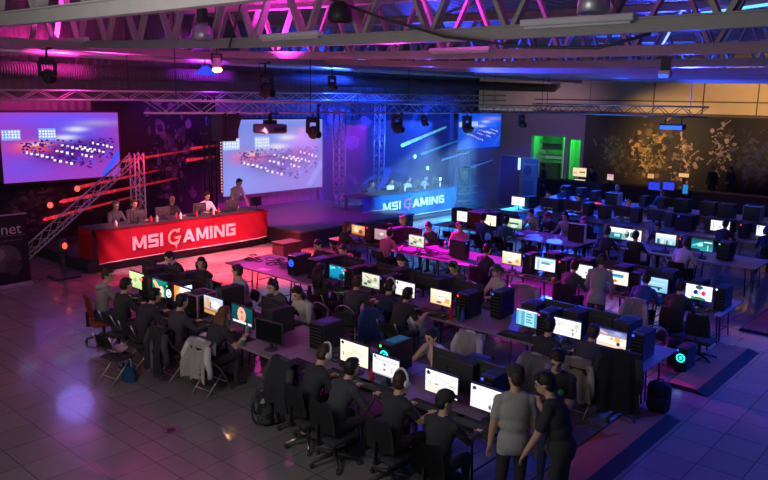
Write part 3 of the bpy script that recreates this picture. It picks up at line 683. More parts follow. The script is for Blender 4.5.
# ================================================================ people: one continuous body per pose, clothes by region, hair and headwear as children
def ik(a, t, l1, l2, pole):
    a, t = Vector(a), Vector(t); d = t - a; L = min(d.length, (l1 + l2) * .995); n = d.normalized()
    k = (l1 * l1 - l2 * l2 + L * L) / (2 * L); h = math.sqrt(max(0, l1 * l1 - k * k))
    p = Vector(pole); p = (p - n * p.dot(n)).normalized()
    return a + n * k + p * h, a + n * L
SLOTS = ['skin', 'top', 'trousers', 'shoes', 'eye', 'lip', 'forearm']
POSES = {}
def make_pose(key, seated=True, lean=12, hp=10, hy=0, hl=(.5, .2, .8), hr=(.5, -.2, .8), pole=(-.4, 0, -1), twist=0, stride=0, loose=1.0, vox=.0135, roll=0, feet=.42):
    R = lambda v: math.radians(v)
    P = Vector((0, 0, .55 if seated else .95)); tw = Matrix.Rotation(R(twist), 3, 'Z')
    s1 = Vector((math.sin(R(lean * .7)), 0, math.cos(R(lean * .7)))); s2 = Vector((math.sin(R(lean * 1.25)), 0, math.cos(R(lean * 1.25))))
    A = P + s1 * .22; C = A + s2 * .17; N = C + s2 * .14
    s3 = Vector((math.sin(R(lean * .9 + hp * .4)), 0, math.cos(R(lean * .9 + hp * .4))))
    HB = N + s3 * .09; HC = HB + s3 * .085 + Vector((.018, 0, 0))
    side = tw @ Vector((0, 1, 0))
    HM = (Matrix.Rotation(R(hy), 3, 'Z') @ Matrix.Rotation(R(hp), 3, 'Y') @ Matrix.Rotation(R(roll), 3, 'X'))
    bm = MB(); bones = []
    def cap(a, b, ra, rb, lab, u=10):
        a, b = Vector(a), Vector(b); d = b - a; L = max(d.length, 1e-4); n = d / L
        pts, rr = [], []
        for t in (-1, -.85, -.5): pts.append(a + n * ra * t); rr.append(ra * math.sqrt(max(.02, 1 - t * t)))
        for t in (0, .33, .66, 1): pts.append(a.lerp(b, t)); rr.append(ra + (rb - ra) * t)
        for t in (.5, .85, 1): pts.append(b + n * rb * t); rr.append(rb * math.sqrt(max(.02, 1 - t * t)))
        bm.tube(pts, rr, u); bones.append((a, b, lab, (ra + rb) / 2))
    frame = lambda d: d.to_track_quat('Z', 'Y').to_matrix()
    def ell(c, r, M, lab):
        bm.ell(c, r, M, 16, 11); bones.append((Vector(c), Vector(c), lab, min(r)))
    M1 = Matrix.Rotation(R(lean * .7), 3, 'Y'); M2 = tw @ Matrix.Rotation(R(lean * 1.25), 3, 'Y')
    ell(P + Vector((-.01, 0, .0)), (.135, .17, .13) if seated else (.132, .168, .15), M1, 'trousers' if seated else 'top')
    ell(P + s1 * (.12 if seated else .03), (.125 * loose * loose, .155 * loose * loose, .16), M1, 'top'); ell(A, (.122 * loose, .155 * loose, .15), M1, 'top')
    ell(C - s2 * .03, (.128 * loose, .175 * loose, .19), M2, 'top')
    SL, SR = C + s2 * .075 + side * .165, C + s2 * .075 - side * .165
    cap(SL, SR, .068, .068, 'top'); cap(C + s2 * .08 + side * .07, C + s2 * .08 - side * .07, .095, .095, 'top')
    cap(N - s2 * .02, HB + s3 * .02, .056, .05, 'skin')
    # head
    H = lambda x, y, z: HC + HM @ Vector((x, y, z))
    ell(H(-.005, 0, .025), (.097, .077, .098), HM, 'skin'); ell(H(.022, 0, -.045), (.068, .056, .075), HM, 'skin')
    ell(H(.05, 0, -.092), (.03, .03, .022), HM, 'skin')
    bm.ell(H(.098, 0, -.012), (.022, .0145, .026), HM, 8, 6); bm.ell(H(.082, 0, .028), (.022, .05, .014), HM, 8, 6); bm.ell(H(.086, 0, -.062), (.016, .026, .016), HM, 8, 6)
    for s in (-1, 1): bm.ell(H(-.012, s * .079, -.005), (.024, .011, .034), HM, 8, 6)
    hands = []
    for S, T, s in ((SL, hl, 1), (SR, hr, -1)):
        E, W = ik(S, T, .285, .255, Vector(pole) + Vector((0, s * .55, 0)))
        cap(S, S.lerp(E, .62), .06, .056 * loose ** 2.5, 'top'); cap(S.lerp(E, .5), E, .053, .043, 'forearm'); cap(E, W, .043, .03, 'forearm')
        d = (W - E).normalized(); hands.append((W, d, s)); bones.append((W, W + d * .09, 'skin', .03))
        q = frame(d); bm.ell(W + d * .045, (.042, .018, .055), q @ Matrix.Rotation(0, 3, 'Z'), 10, 7); bones.append((W + d * .03, W + d * .12, 'skin', .03))
    for s in (-1, 1):
        hip = P + Vector((0, s * .09, -.03))
        if seated:
            K = Vector((.44, s * .13, .50)); An = Vector((feet, s * .13, .09)); toe = An + Vector((.15, s * .02, -.045))
        else:
            K = Vector((.03 + s * stride * .5, s * .10, .51)); An = Vector((-.03 + s * stride, s * .11, .09)); toe = An + Vector((.16, s * .03, -.045))
        cap(hip, K, .088, .062, 'trousers'); cap(K, An, .06, .042, 'trousers'); cap(An + Vector((-.03, 0, -.035)), toe, .047, .04, 'shoes')
    # grow one skin over everything
    me0 = bm.mesh('tmp'); to = bpy.data.objects.new('tmp', me0); COL.objects.link(to)
    md = to.modifiers.new('r', 'REMESH'); md.mode = 'VOXEL'; md.voxel_size = vox; md.use_smooth_shade = True
    dg = bpy.context.evaluated_depsgraph_get(); dg.update()
    me = bpy.data.meshes.new_from_object(to.evaluated_get(dg)); bpy.data.objects.remove(to); bpy.data.meshes.remove(me0)
    b2 = bmesh.new(); b2.from_mesh(me)
    for _ in range(2): bmesh.ops.smooth_vert(b2, verts=b2.verts, factor=.45, use_axis_x=True, use_axis_y=True, use_axis_z=True)
    b2.faces.ensure_lookup_table()
    ctr = np.array([f.calc_center_median()[:] for f in b2.faces]); best = np.full(len(ctr), 9.0); lab = np.zeros(len(ctr), int)
    for a, b, l, r in bones:
        a, b = np.array(a), np.array(b); d = b - a; L = d @ d
        t = np.clip(((ctr - a) @ d) / L, 0, 1) if L > 1e-8 else np.zeros(len(ctr))
        dist = np.linalg.norm(ctr - a - t[:, None] * d, axis=1) - r; m = dist < best; best[m] = dist[m]; lab[m] = SLOTS.index(l)
    for f, l, c in zip(b2.faces, lab, ctr):
        if not seated and l in (1, 2): l = 1 if c[2] > .835 else 2      # the shirt ends in a level hem
        f.material_index = int(l); f.smooth = True
    # fingers, eyes and mouth
    ex = MB(); marks = []
    def seal(i):
        n = len(ex.bm.faces); marks.append((n, i))
    for W, d, s in hands:
        q = frame(d); X, Y = q @ Vector((1, 0, 0)), q @ Vector((0, 1, 0))
        if Y.z > 0: Y = -Y
        for j, (off, ln) in enumerate(((-.028, .062), (-.0095, .072), (.0095, .067), (.028, .052))):
            a = W + d * .075 + X * off; b = a + (d + Y * .25).normalized() * ln * .5; c = b + (d + Y * .9).normalized() * ln * .5
            ex.tube([a, b, c], [.0095, .0085, .0065], 6)
        th = -X if (X.y * s > 0) else X
        a = W + d * .02 + th * .03; b = a + (th * .8 + d).normalized() * .035; c = b + (d + th * .2 + Y * .3).normalized() * .03
        ex.tube([a, b, c], [.0125, .0105, .008], 6)
    seal(0)
    for s in (-1, 1): ex.ell(H(.0855, s * .031, .008), (.012, .015, .009), HM, 8, 6)
    for s in (-1, 1): ex.ell(H(.089, s * .033, .031), (.012, .021, .0055), HM, 8, 6)
    seal(4); ex.ell(H(.097, 0, -.062), (.008, .023, .007), HM, 8, 6); seal(5)
    ex.bm.faces.ensure_lookup_table(); k = 0
    for n, i in marks:
        while k < n: ex.bm.faces[k].material_index = i; ex.bm.faces[k].smooth = True; k += 1
    tmp = bpy.data.meshes.new('x'); ex.bm.to_mesh(tmp); ex.bm.free()
    b2.from_mesh(tmp); bpy.data.meshes.remove(tmp)
    me.materials.clear()
    for i in range(7): me.materials.append(SKIN)
    me.clear_geometry(); b2.to_mesh(me); b2.free(); me.name = 'body_' + key
    POSES[key] = dict(mesh=me, HC=HC, HM=HM, N=N, s=s2, C=C, hair={}, hands=hands)
# forward is +X; y>0 is the person's left
make_pose('type', lean=12, hp=8, hl=(.50, .16, .80), hr=(.50, -.20, .79))
make_pose('lean_in', lean=26, hp=2, hl=(.56, .2, .80), hr=(.52, -.22, .80))
make_pose('slump', lean=20, hp=26, hl=(.46, .14, .80), hr=(.48, -.18, .80))
make_pose('recline', lean=-6, hp=10, hl=(.42, .14, .76), hr=(.42, -.16, .76))
make_pose('look_left', lean=8, hp=4, hy=38, hl=(.48, .2, .80), hr=(.46, -.15, .78))
make_pose('look_right', lean=10, hp=6, hy=-42, hl=(.46, .15, .78), hr=(.50, -.22, .80))
make_pose('chin_hand', lean=20, hp=12, hl=(.50, .2, .80), hr=(.30, -.07, 1.06), pole=(.7, 0, -1))
make_pose('both_hands', lean=22, hp=10, hl=(.33, .04, 1.06), hr=(.35, -.05, 1.07), pole=(.8, 0, -1))
make_pose('stand', False, lean=3, hp=14, hy=22, hl=(.06, .25, .80), hr=(.05, -.26, .80), pole=(-.8, 0, 0), loose=1.06)
make_pose('stand_reach', False, lean=16, hp=18, hy=10, hl=(.34, .24, .86), hr=(.22, -.24, .82), pole=(-.8, 0, -.3), stride=.05, loose=1.1)
make_pose('stand_hold', False, lean=6, hp=26, hl=(.33, .06, 1.08), hr=(.34, -.07, 1.06), pole=(-.5, 0, -1), loose=1.1)
make_pose('stand_bend', False, lean=24, hp=14, hl=(.44, .2, .95), hr=(.42, -.2, .92), pole=(-.8, 0, -.2))
print('poses', [len(p['mesh'].polygons) for p in POSES.values()])

def hair_mesh(pk, style):
    P = POSES[pk]
    if style in P['hair']: return P['hair'][style]
    HC, HM = P['HC'], P['HM']; H = lambda x, y, z: HC + HM @ Vector((x, y, z)); mb = MB()
    if style in ('short', 'long', 'bun', 'bob', 'tuft'):
        mb.ell(H(-.022, 0, .040), (.100, .088, .100), HM, 20, 12); mb.ell(H(-.05, 0, -.01), (.068, .083, .085), HM, 16, 10)
        mb.ell(H(.045, .01, .092), (.05, .066, .034), HM, 12, 8)
        if style == 'tuft': mb.ell(H(.05, .012, .118), (.045, .05, .03), HM, 12, 8)
    if style == 'long':
        for y in (-.06, -.02, .02, .06):
            a = H(-.075, y, .02); mb.tube([a, a + Vector((-.035, y * .2, -.14)), a + Vector((-.045, y * .35, -.28)), a + Vector((-.03, y * .3, -.38))], [.045, .05, .045, .02], 8)
    if style == 'bob':
        for s in (-1, 1): mb.tube([H(-.03, s * .075, .03), H(-.02, s * .085, -.06), H(-.01, s * .075, -.13)], [.04, .04, .02], 8)
        mb.ell(H(-.065, 0, -.07), (.05, .08, .09), HM, 14, 9)
    if style == 'bun': mb.ell(H(-.12, 0, .07), (.05, .05, .05), HM, 12, 8)
    rs = random.Random(len(pk) + len(style))
    for v in mb.bm.verts: v.co += Vector((rs.uniform(-1, 1), rs.uniform(-1, 1), rs.uniform(-1, 1))) * .004
    P['hair'][style] = mb.mesh('hair', True); return P['hair'][style]
def cap_mesh(pk):
    P = POSES[pk]
    if 'cap' in P['hair']: return P['hair']['cap']
    HC, HM = P['HC'], P['HM']; H = lambda x, y, z: HC + HM @ Vector((x, y, z)); mb = MB()
    mb.ell(H(-.012, 0, .062), (.108, .092, .085), HM, 20, 12); mb.ell(H(-.04, 0, .03), (.075, .088, .06), HM, 14, 8)
    mb.ell(H(.115, 0, .058), (.07, .07, .009), HM @ Matrix.Rotation(.15, 3, 'Y'), 14, 6); mb.ell(H(-.012, 0, .148), (.01, .01, .007), HM, 8, 5)
    P['hair']['cap'] = mb.mesh('cap', True); return P['hair']['cap']
def hood_mesh(pk):
    P = POSES[pk]
    if 'hood' in P['hair']: return P['hair']['hood']
    N, s2 = P['N'], P['s']; mb = MB()
    mb.tube([N + Vector((.07, -.06, -.03)), N + Vector((.0, -.10, .0)), N + Vector((-.08, -.07, .0)), N + Vector((-.12, 0, -.02)), N + Vector((-.08, .07, .0)), N + Vector((.0, .10, .0)), N + Vector((.07, .06, -.03))], [.025, .04, .055, .065, .055, .04, .025], 10)
    P['hair']['hood'] = mb.mesh('hood', True); return P['hair']['hood']
def phones_mesh(pk, part):
    P = POSES[pk]; k = 'hp_' + part
    if k in P['hair']: return P['hair'][k]
    HC, HM = P['HC'], P['HM']; H = lambda x, y, z: HC + HM @ Vector((x, y, z)); mb = MB()
    if part == 'band': mb.tube([H(-.012, .108 * math.cos(a), .0 + .158 * math.sin(a)) for a in [PI * i / 12 for i in range(13)]], .014, 8)
    else:
        s = 1 if part == 'left' else -1; mb.cyl(H(-.012, s * .085, -.005), H(-.012, s * .115, -.005), .047, .042, 16)
    P['hair'][k] = mb.mesh('headphones', True); return P['hair'][k]
def person(pose, x, y, yaw, label, top='black', legs='black', hair='short', hc='brown', skin=SKIN, sleeve=True, phones=None, hat=None, hood=None, z=0, shoes='black', group=None):
    P = POSES[pose]
    t = thing('person', label, 'person', (x, y, z), yaw, group)
    b = obj('body', P['mesh'], None, t)
    for i, m in enumerate((skin, CLOTH[top], CLOTH[legs], CLOTH[shoes], EYE, LIP, CLOTH[top] if sleeve else skin)):
        b.material_slots[i].link = 'OBJECT'; b.material_slots[i].material = m
    def child(nm, me, m):
        o = obj(nm, me, None, t)
        if not me.materials: me.materials.append(m)
        o.material_slots[0].link = 'OBJECT'; o.material_slots[0].material = m; return o
    if hair: child('hair', hair_mesh(pose, hair), HAIR[hc])
    if hat: child('cap', cap_mesh(pose), CLOTH[hat])
    if hood: child('hood', hood_mesh(pose), CLOTH[hood])
    if phones:
        p = child('headphones', phones_mesh(pose, 'band'), phones)
        for sd in ('left', 'right'): q = child('ear_cup', phones_mesh(pose, sd), phones); q.parent = p
    return t

# ================================================================ furniture
def office_chair(label, mat=BLACKF, chrome=False, arms=False, tall=.42):
    t = thing('office_chair', label, 'chair'); lm = STEEL if chrome else BLACK
    obj('seat', MB().box((0, 0, .38), (.46, .46, .07), .03).mesh(smooth=True), mat, t)
    obj('backrest', MB().grid(lambda u, v: Vector((-.25 - .06 * v + .05 * (2 * u - 1) ** 2, (u - .5) * (.44 - .10 * v ** 3), .5 + tall * v)), 10, 8, .05).mesh(smooth=True), mat, t)
    obj('column', MB().cyl((0, 0, .1), (0, 0, .37), .028).box((-.17, 0, .355), (.26, .06, .03)).bar((-.28, 0, .35), (-.28, 0, .62), .05, .02).mesh(), DKMET, t)
    for k in range(5):
        a = 2 * PI * k / 5 + .3; c, s = math.cos(a), math.sin(a)
        l = obj('base_leg', MB().tube([(0, 0, .13), (.16 * c, .16 * s, .11), (.31 * c, .31 * s, .075)], [.03, .024, .018], 8).mesh(smooth=True), lm, t)
        obj('caster', MB().cyl((.31 * c - .02 * s, .31 * s + .02 * c, .03), (.31 * c + .02 * s, .31 * s - .02 * c, .03), .03, n=12).mesh(), BLACK, l)
    if arms:
        for s in (-1, 1):
            obj('armrest', MB().tube([(-.05, s * .26, .42), (-.05, s * .28, .6), (.02, s * .27, .66)], .016, 8).box((.03, s * .27, .67), (.24, .06, .03), .01).mesh(), BLACK, t)
    return t
def folding_chair(label, frame=STEEL, pad=BLACKF):
    t = thing('folding_chair', label, 'chair')
    obj('seat', MB().box((.02, 0, .395), (.38, .4, .035), .015).mesh(smooth=True), pad, t)
    obj('backrest', MB().grid(lambda u, v: Vector((-.235 - .05 * v + .03 * (2 * u - 1) ** 2, (u - .5) * .38, .60 + .2 * v)), 8, 4, .02).mesh(smooth=True), pad, t)
    for s in (-1, 1):
        obj('leg', MB().tube([(.24, s * .2, .01), (.02, s * .215, .40), (-.2, s * .215, .62), (-.28, s * .2, .82)], .012, 8).mesh(smooth=True), frame, t)
        obj('leg', MB().tube([(-.24, s * .17, .01), (.0, s * .17, .25), (.17, s * .17, .39)], .012, 8).mesh(smooth=True), frame, t)
    obj('crossbar', MB().cyl((.16, -.2, .16), (.16, .2, .16), .01).mesh(), frame, t); obj('crossbar', MB().cyl((-.17, -.17, .1), (-.17, .17, .1), .01).mesh(), frame, t)
    return t
def hoop_chair(label, pad=CHAR):
    t = thing('hoop_chair', label, 'chair')
    obj('seat', MB().lathe([(.19, .38), (.205, .395), (.2, .42), (.16, .43)], 20).mesh(smooth=True), pad, t)
    pts = [(-.2, .2, .45)] + [(-.22 - .05 * math.sin(a), .2 * math.cos(a), .68 + .2 * math.sin(a)) for a in [PI * i / 14 for i in range(15)]] + [(-.2, -.2, .45)]
    obj('back_hoop', MB().tube(pts, .012, 8).mesh(smooth=True), STEEL, t)
    obj('backrest', MB().grid(lambda u, v: Vector((-.225 - .04 * v, (u - .5) * .34, .62 + .14 * v)), 6, 3, .02).mesh(smooth=True), pad, t)
    for sx, sy in ((.17, .17), (.17, -.17), (-.2, .2), (-.2, -.2)): obj('leg', MB().cyl((sx, sy, .45), (sx * 1.2, sy * 1.1, .01), .012).mesh(smooth=True), STEEL, t)
    obj('foot_ring', MB().tube([(.2 * math.cos(a), .19 * math.sin(a), .2) for a in [2 * PI * i / 20 for i in range(20)]], .008, 6, True).mesh(smooth=True), STEEL, t)
    return t
def folding_table(label, length=1.8, depth=.7):
    t = thing('folding_table', label, 'table')
    obj('tabletop', MB().box((0, 0, .722), (depth, length, .03), .006).mesh(), TOP, t)
    obj('edge_band', MB().box((-depth / 2 - .002, 0, .72), (.008, length - .01, .024)).box((depth / 2 + .002, 0, .72), (.008, length - .01, .024)).mesh(), TEDGE, t)
    for sy in (-1, 1):
        for sx in (-1, 1): obj('leg', MB().tube([(sx * (depth / 2 - .1), sy * (length / 2 - .25), .705), (sx * (depth / 2 - .07), sy * (length / 2 - .2), .01)], .016, 8).mesh(smooth=True), DKMET, t)
        obj('leg_brace', MB().cyl((-depth / 2 + .08, sy * (length / 2 - .215), .22), (depth / 2 - .08, sy * (length / 2 - .215), .22), .012).mesh(), DKMET, t)
    return t
def draped_coat(label, mat, w_=.46, front=.22, back=.5, lean=.0, seed=0, name='coat', wide=1.25):
    """a coat hung over a chair back: local origin at chair base, over the backrest top"""
    rs = random.Random(seed); ph = [rs.uniform(0, 6) for _ in range(4)]
    def f(u, v):
        tot = front + .09 + back; s = v * tot
        if s < front: x, z = -.17 + .02 * (s / front), .86 - front + s
        elif s < front + .09: a = (s - front) / .09 * PI; x, z = -.215 - .075 * -math.cos(a) * 1 - .0, .86 + .045 * math.sin(a)
        else: d = s - front - .09; x, z = -.30 - .10 * min(1, d / .3), .86 - d
        low = max(0, (s - front - .09) / back)
        y = (u - .5) * w_ * (1 + (wide - 1) * low)
        x -= (.012 + .035 * low) * (math.sin(u * 14 + ph[0] + 2 * low) + .5 * math.sin(u * 25 + ph[1])); z += (.03 * math.sin(u * 7 + ph[2]) + .02 * math.sin(u * 17 + ph[3])) * (low ** 2 + (.4 if v < .02 else 0)) - .10 * low * abs(2 * u - 1) ** 2 * .6
        return Vector((x, y, z))
    t = thing(name, label, 'jacket')
    obj('shell', MB().grid(f, 24, 26, .012).mesh(smooth=True), mat, t)
    for s in (-1, 1):
        p0 = Vector((-.28, s * w_ * .45, .83)); obj('sleeve', MB().tube([p0, p0 + Vector((-.06, s * .05, -.18)), p0 + Vector((-.03, s * .06, -.38)), p0 + Vector((-.02, s * .05, -.48))], [.05, .055, .048, .038], 10).mesh(smooth=True), mat, t)
    obj('collar', MB().tube([(-.20, -.12, .86), (-.24, -.06, .905), (-.25, 0, .915), (-.24, .06, .905), (-.20, .12, .86)], .022, 8).mesh(smooth=True), mat, t)
    return t

# ---------------------------------------------------------------- computer gear (fronts face -X)
HOUS = MB().box((.02, 0, .295), (.035, .56, .345), .008).box((.05, 0, .29), (.035, .36, .2), .015).mesh()
HOUS.materials.append(BLACK)
STAND = MB().bar((.06, 0, .02), (.06, 0, .27), .05, .02).lathe([(.105, .0), (.11, .008), (.1, .016), (.03, .022)], 20, Matrix.Translation((.05, 0, 0))).mesh(); STAND.materials.append(BLACK)
SCRM = pict('screen_lit', 1.25)
def monitor(x, y, z, rz, A, label, group=None):
    t = thing('monitor', label, 'monitor', (x, y, z), rz, group)
    obj('housing', HOUS, None, t); obj('stand', STAND, None, t)
    me = picture_mesh('screen', .53, .305, A); me.materials.append(SCRM); obj('screen', me, None, t, (-.0005, 0, .297)); return t
OFFA = paint(2, 2, '08080a', [])
KEYB = MB().box((0, 0, .012), (.15, .44, .022), .006).mesh(); KEYB.materials.append(BLACK)
KB2 = MB()
for r in range(5):
    for c in range(15): KB2.box((-.056 + r * .028, -.2 + c * .0285, .026), (.023, .024, .008))
KEYS = KB2.mesh(); KEYS.materials.append(CHAR)
def keyboard(x, y, z, rz, label, group=None, glowm=None):
    t = thing('keyboard', label, 'keyboard', (x, y, z), rz, group); obj('base', KEYB, None, t); obj('keys', KEYS, None, t)
    if glowm: obj('backlight', MB().box((0, 0, .0235), (.135, .42, .004)).mesh(), glowm, t)
    return t
MOUSE = MB().ell((0, 0, .014), (.055, .031, .022)).mesh(smooth=True); MOUSE.materials.append(BLACKG)
def mouse(x, y, z, rz, label, group=None, light=None):
    t = thing('mouse', label, 'mouse', (x, y, z + .002), rz, group); obj('shell', MOUSE, None, t)
    obj('wheel', MB().cyl((.025, -.005, .034), (.025, .005, .034), .009, n=10).mesh(), light or CHAR, t); return t
def pc_case(x, y, z, rz, label, led=None, window=None, fan=None, top=None, rim=None, w_=.2, d_=.46, h_=.45, body=BLACK):
    t = thing('computer_case', label, 'computer', (x, y, z), rz)
    obj('case_body', MB().box((0, 0, h_ / 2 + .01), (d_, w_, h_ - .02), .01).mesh(), body, t)
    obj('front_panel', MB().box((-d_ / 2 - .008, 0, h_ / 2), (.02, w_ * .96, h_ * .94), .006).mesh(), BLACKG, t)
    mb = MB()
    for k in range(6): mb.box((-d_ / 2 - .02, 0, .1 + k * h_ * .12), (.006, w_ * .8, .012))
    obj('front_slots', mb.mesh(), CHAR, t)
    obj('top_vent', MB().box((.03, 0, h_ + .002), (d_ * .7, w_ * .75, .008)).mesh(), top or CHAR, t)
    if led: obj('power_light', MB().box((-d_ / 2 - .022, w_ * .3, h_ * .9), (.008, .03, .03)).mesh(), led, t)
    if fan:
        g = obj('fan', MB().tube([(-d_ / 2 - .024, .065 * math.cos(a), h_ * .62 + .065 * math.sin(a)) for a in [2 * PI * i / 18 for i in range(18)]], .011, 6, True).mesh(smooth=True), fan, t)
        obj('hub', MB().cyl((-d_ / 2 - .03, 0, h_ * .62), (-d_ / 2 - .015, 0, h_ * .62), .028, n=14).mesh(), fan, g)
    if window: obj('side_window', MB().box((0, -w_ / 2 - .004, h_ * .55), (d_ * .7, .006, h_ * .6)).mesh(), window, t)
    if rim:
        mb = MB()
        for sx in (-1, 1):
            for sy in (-1, 1): mb.box((sx * d_ / 2, sy * w_ / 2, h_ / 2), (.018, .018, h_))
            mb.box((sx * d_ / 2, 0, h_), (.018, w_, .018))
        for sy in (-1, 1): mb.box((0, sy * w_ / 2, h_), (d_, .018, .018))
        obj('frame_edges', mb.mesh(), rim, t)
    return t
CUPM = MB().lathe([(.028, 0), (.03, .002), (.04, .1), (.042, .105), (.036, .1)], 16).mesh(smooth=True)
def cup(x, y, z, label, mat):
    t = thing('cup', label, 'cup', (x, y, z)); obj('body', CUPM.copy(), mat, t); obj('lid', MB().lathe([(.043, .104), (.043, .112), (.034, .118)], 16).mesh(), WHITE, t); return t
def bottle(x, y, z, label, mat, cat='bottle', h=.24, group=None):
    t = thing('bottle', label, cat, (x, y, z), 0, group)
    obj('body', MB().lathe([(.03, 0), (.034, .01), (.034, h * .6), (.014, h * .82), (.013, h * .92)], 14).mesh(smooth=True), mat, t)
    obj('bottle_cap', MB().cyl((0, 0, h * .91), (0, 0, h), .015, n=12).mesh(), CHAR, t); return t
def can(x, y, z, label, mat, group=None):
    t = thing('drink_can', label, 'can', (x, y, z), 0, group)
    obj('body', MB().lathe([(.026, 0), (.031, .008), (.031, .105), (.026, .115)], 14).mesh(smooth=True), mat, t)
    obj('rim', MB().lathe([(.027, .113), (.027, .119), (.02, .119)], 14).mesh(), STEEL, t); return t

# ================================================================ laying out the hall
def content(k, seed=0):
    rs = random.Random(seed); N = 44, 26
    if k == 'white':     # pale game view with a round map in the corner
        S = [('s', .5, .85, .5, .25, .6, 'd8c8b8'), ('l', .3, .25, .75, .38, .02, 'c0b8b0'), ('e', .09, .14, .06, .09, '20242c'), ('r', .1, .5, .12, .58, '60605c'), ('r', .17, .52, .19, .6, '60605c'),
             ('r', .75, .45, .93, .5, '8a8078'), ('e', .62, .72, .05, .12, '5a4038'), ('r', .3, .55, .4, .6, 'a09890')]
        return paint(*N, ('ffffff', 'f4ece2'), S, seed, .04)
    if k == 'cream': return paint(*N, ('fffbe0', 'fff4d0'), [('l', .2, .22, .8, .5, .035, 'd8d0b0'), ('e', .08, .12, .05, .08, '30343a'), ('r', .1, .55, .13, .72, '9a9680'), ('r', .2, .6, .23, .75, '9a9680'), ('l', .66, .75, .62, 1, .04, '9a5048'), ('r', .3, .5, .5, .53, 'b8b090')], seed, .03)
    if k == 'cool': return paint(*N, ('f4f8ff', 'e8ecf8'), [('e', .08, .1, .05, .08, '2a50c0'), ('r', .1, .2, .95, .24, 'a8a8b0'), ('r', .42, .35, .5, .48, '909098'), ('e', .45, .68, .05, .06, '707078'), ('l', .74, .45, .74, .75, .02, '8a3a34'), ('e', .9, .68, .07, .16, '3a3a40'), ('r', 0, .92, 1, 1, 'b8b8c8')], seed, .03)
    if k == 'blank': return paint(*N, ('fdfdff', 'f0f0ff'), [('e', .1, .16, .055, .09, '303448'), ('e', .55, .82, .04, .08, '5a5860'), ('r', .52, .7, .58, .76, '8888a0')], seed, .02)
    if k == 'map': return paint(*N, ('d8e8a0', 'b8d890'), [('l', .2, .2, .5, .6, .03, 'f0f0c8'), ('l', .5, .3, .8, .7, .03, 'f4e8a0'), ('e', .4, .5, .1, .12, '98b870'), ('e', .75, .35, .08, .1, '88a868'), ('e', .3, .75, .07, .08, 'f0f4d0')], seed, .08)
    if k == 'tealorange': return paint(*N, ('1c8a80', '107a70'), [('l', .15, .2, .6, .9, .12, 'f4c088'), ('e', .55, .6, .16, .25, 'ffd8a8'), ('e', .8, .3, .1, .1, '0c3a40')], seed, .08)
    if k == 'orange': return paint(*N, ('f0f0f4', 'c8d0d8'), [('r', 0, 0, .35, .9, 'f0904a'), ('e', .3, .4, .12, .2, 'f8c878'), ('e', .7, .6, .1, .2, '8a98a0')], seed, .08)
    if k == 'desert': return paint(*N, ('c8d0f8', 'c89048'), [('r', .12, .1, .3, .6, 'e0a860'), ('e', .6, .4, .25, .22, 'eef0ff'), ('r', 0, .75, 1, .86, 'a87038'), ('r', .3, .3, .38, .7, '7878a8')], seed, .1)
    if k == 'face': return paint(*N, ('0c5058', '0a4048'), [('e', .48, .45, .2, .42, 'ffb098'), ('e', .48, .3, .06, .08, 'c85848'), ('r', .44, .5, .56, .75, 'e88070'), ('r', .05, .82, .95, .93, 'f4f4f8')], seed, .05)
    if k == 'aqua':
        S = [('e', rs.random(), rs.random(), rs.uniform(.04, .12), rs.uniform(.05, .16), rs.choice(['40c8e0', '1888b0', '0c5070', '80e4f0'])) for _ in range(18)] + [('e', .75, .75, .15, .25, '0c3038')]
        return paint(*N, ('18a0c8', '107898'), S, seed, .1)
    if k == 'sand': return paint(*N, ('fff0d8', 'ecc890'), [('e', .55, .45, .25, .2, 'ffffff'), ('l', .3, .45, .75, .4, .02, '5a4a40'), ('r', .7, .5, .9, .8, 'd8a868'), ('e', .42, .85, .12, .08, '7a6050')], seed, .06)
    if k == 'arena': return paint(*N, ('e8e4d0', 'b8c4a8'), [('l', .2, .2, .6, .5, .03, 'c86050'), ('e', .4, .6, .12, .12, '507858'), ('e', .75, .35, .1, .16, '8a9a88'), ('e', .2, .8, .1, .1, '385848'), ('r', .55, .7, .9, .8, 'f4f4f4')], seed, .1)
    if k == 'web': return paint(*N, '58a8c8', [('r', 0, 0, 1, .08, 'ffffff'), ('r', .33, .08, .72, 1, '98d8e8'), ('r', .1, .1, .2, .95, '88c4d8'), ('r', .42, .2, .62, .28, '4888a0'), ('r', .42, .36, .66, .44, '4888a0'), ('r', .42, .52, .6, .6, '4888a0'), ('r', .42, .68, .66, .76, '4888a0'), ('r', .9, .1, .97, .95, 'd0f0f8')], seed, .02)
    if k == 'doc': return paint(*N, 'eef8ff', [('r', 0, 0, 1, .1, 'a8d8f0'), ('r', .3, .3, .75, .5, '5898b8'), ('r', .35, .6, .8, .95, 'ffffff'), ('r', .08, .15, .22, .95, '90c8e0'), ('r', .3, .2, .9, .26, '80b8d0')], seed, .02)
    if k == 'game': return paint(*N, 'f8f8f8', [('e', .18, .35, .07, .1, 'c8ccd0'), ('e', .85, .3, .1, .14, 'c8ccd0'), ('r', .66, .5, .74, .62, '808890'), ('r', .7, .68, .76, .9, '404850'), ('r', .82, .5, .86, .6, '909898'), ('e', .3, .3, .03, .05, '606870')], seed, .02)
    if k == 'racing': return paint(*N, ('5060a0', 'f0d8c0'), [('r', 0, .38, 1, .8, 'f4ece4'), ('l', .0, .1, .3, .25, .06, 'f0b0a8'), ('e', .7, .52, .1, .16, 'f0b060'), ('e', .5, .5, .05, .08, 'e8a050'), ('e', .74, .74, .06, .1, '302828'), ('s', .7, .15, .15, .1, .9, 'a0b8ff')], seed, .06)
